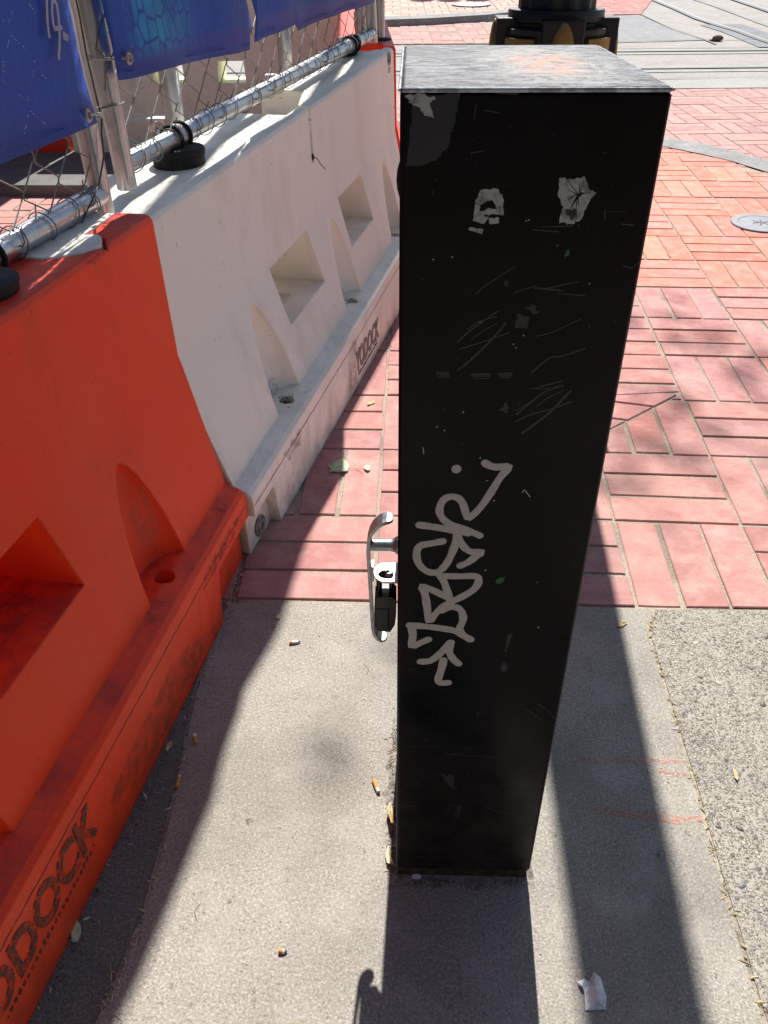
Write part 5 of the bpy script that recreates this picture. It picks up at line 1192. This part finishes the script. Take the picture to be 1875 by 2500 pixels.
for i in range(26):
    x, y = (rnd.uniform(-.45, .9), rnd.uniform(-.33, .62)) if i < 18 else (rnd.uniform(-.43, -.36), rnd.uniform(-.33, -.1)); a = rnd.uniform(0, 6.28); l = rnd.uniform(.012, .035)
    m.tube([(x, y, .0015), (x+l*.5*math.cos(a), y+l*.5*math.sin(a), .004), (x+l*math.cos(a+.5), y+l*math.sin(a+.5), .0012)], .0005, 4)
nd = m.build('needles', M['dry']); nd['kind'] = 'stuff'
# river pebbles proud of the exposed-aggregate slab
rnd = random.Random(21); groups = [MB(), MB(), MB()]
pm_ = []
for i, c in enumerate(((.15, .15, .165), (.38, .33, .26), (.10, .085, .075))): mm = Mat('pebble_stone', c, .55); mm.mix(mm.ramp(mm.noise(120, 3), .4, .7, 0, .5), tuple(v*1.5 for v in c)); pm_.append(mm.m)
def rj_x(y):
    for i in range(len(Rj)-1):
        if Rj[i][1] <= y <= Rj[i+1][1]: t = (y-Rj[i][1])/(Rj[i+1][1]-Rj[i][1]); return Rj[i][0]+t*(Rj[i+1][0]-Rj[i][0])
    return .6
for i in range(3600):
    y = rnd.uniform(-.4, yj-.01); x = rj_x(y)+.006+rnd.random()*.55; r = rnd.choice((.001, .0013, .0016, .0022)) if rnd.random() < .985 else rnd.uniform(.004, .007)
    Mz = Matrix.Rotation(rnd.uniform(0, 6.28), 3, 'Z'); groups[rnd.choice((0, 0, 1, 2, 2))].sphere((x, y, .0002), r, 7, 4, (1.4, rnd.uniform(.7, 1), .42), M=Mz)
for g_, mt in zip(groups, pm_): o = g_.build('pebbles', mt, smooth=True); o['kind'] = 'stuff'
c = gs((1751, 101)); m = MB(); m.sphere((0, 0, .03), .05, 8, 6, (1.3, .8, .7)); m.sphere((-.06, .01, .01), .03, 6, 5, (1.2, 1, .5)); o = m.build('clod', M['bark']); o.location = c; tag(o, 'small brown clod lying on the tram road', 'clod')

# ------------------------------------------------------------------ street tree and facades outside the frame, the rear one added for reflections
rnd = random.Random(31)
tree = tag(empty('street_tree', (3.6, 4.9, zg(4.9))), 'leafy street tree just outside the frame on the right, dappling the bricks', 'tree'); Tt = at_world((3.6, 4.9, zg(4.9)))
m = MB(); m.tube([(3.6, 4.9, .1), (3.58, 4.9, 2.0), (3.5, 4.85, 4.2), (3.4, 5.6, 6.0), (3.3, 6.4, 8.6)], [.13, .11, .09, .06, .03], 10)
spots = []
def shade(px, h): q = gs(px); return q+SUN*((h-q.z)/SUN.z)
for px, h, r in (((1650, 800), 9.2, .10), ((1700, 850), 9.4, .08), ((1860, 880), 9.3, .11), ((1730, 1060), 9.0, .12), ((1590, 985), 8.8, .07), ((1580, 1085), 8.9, .08), ((1500, 1180), 8.6, .06), ((1860, 960), 9.5, .08), ((905, 1575), 9.2, .06), ((870, 1850), 9.6, .05)):
    spots.append((shade(px, h), r))
for p, r in spots: m.tube([(3.38, 5.9, 7.0), ((3.4+p.x)/2, (6.2+p.y)/2, p.z-.15), tuple(p)], [.012, .006, .002], 5)
m.build('trunk', M['bark'], tree, smooth=True, T=Tt)
m = MB()
def leafq(m, p, s):
    a = Vector((rnd.gauss(0, 1), rnd.gauss(0, 1), rnd.gauss(0, 1))).normalized(); b = a.orthogonal().normalized(); c = a.cross(b)
    m.add([p-b*s, p+c*s*.5, p+b*s, p-c*s*.5], [(0, 1, 2, 3)])
for p, r in spots:
    for i in range(int((15 if p.x > .5 else 8)*r/.1)): leafq(m, p+Vector((rnd.gauss(0, r), rnd.gauss(0, r), rnd.gauss(0, r*.7))), .055)
for i in range(5200):
    t = rnd.uniform(0, 6.28); rr = 1.9*rnd.random()**.5; p = Vector((6.2+rr*math.cos(t), 7.6+rr*math.sin(t)*1.1, 8.6+rnd.gauss(0, .7)))
    leafq(m, p, .07)
m.build('crown', M['foliage'], tree, T=Tt)
def facade(label, x0, y0, x1, y1, h, face, n, mat):
    root = tag(empty('building', ((x0+x1)/2, (y0+y1)/2, 0)), label, 'building'); Tf = at_world(root.location)
    m = MB(); m.box((x0, y0, -.1), (x1, y1, h)); m.build('wall', mat, root, T=Tf)
    if face == 'y':
        for i in range(n):
            for j in range(3):
                w0 = x0+(x1-x0)*(i+.2)/n; w1 = x0+(x1-x0)*(i+.8)/n; z = .6+j*3.4
                m = MB(); m.box((w0, y1+.003, z), (w1, y1+.03, z+2.3)); f = m.build('window', M['iron'], root, T=Tf); m = MB(); m.box((w0+.07, y1+.032, z+.07), (w1-.07, y1+.04, z+2.23)); m.build('pane', M['glass'], f, T=Tf)
    else:
        for i in range(n):
            for j in range(3):
                w0 = y0+(y1-y0)*(i+.2)/n; w1 = y0+(y1-y0)*(i+.8)/n; z = .6+j*3.4
                m = MB(); m.box((x1+.003, w0, z), (x1+.03, w1, z+2.3)); f = m.build('window', M['iron'], root, T=Tf); m = MB(); m.box((x1+.032, w0+.07, z+.07), (x1+.04, w1-.07, z+2.23)); m.build('pane', M['glass'], f, T=Tf)
facade('dark building front across the pavement behind the camera', -14, -14, 14, -9, 11, 'y', 8, M['facade'])
facade('dark building front beyond the landing on the left', -16, -5, -9.4, 12, 9, 'x', 5, M['facade'])
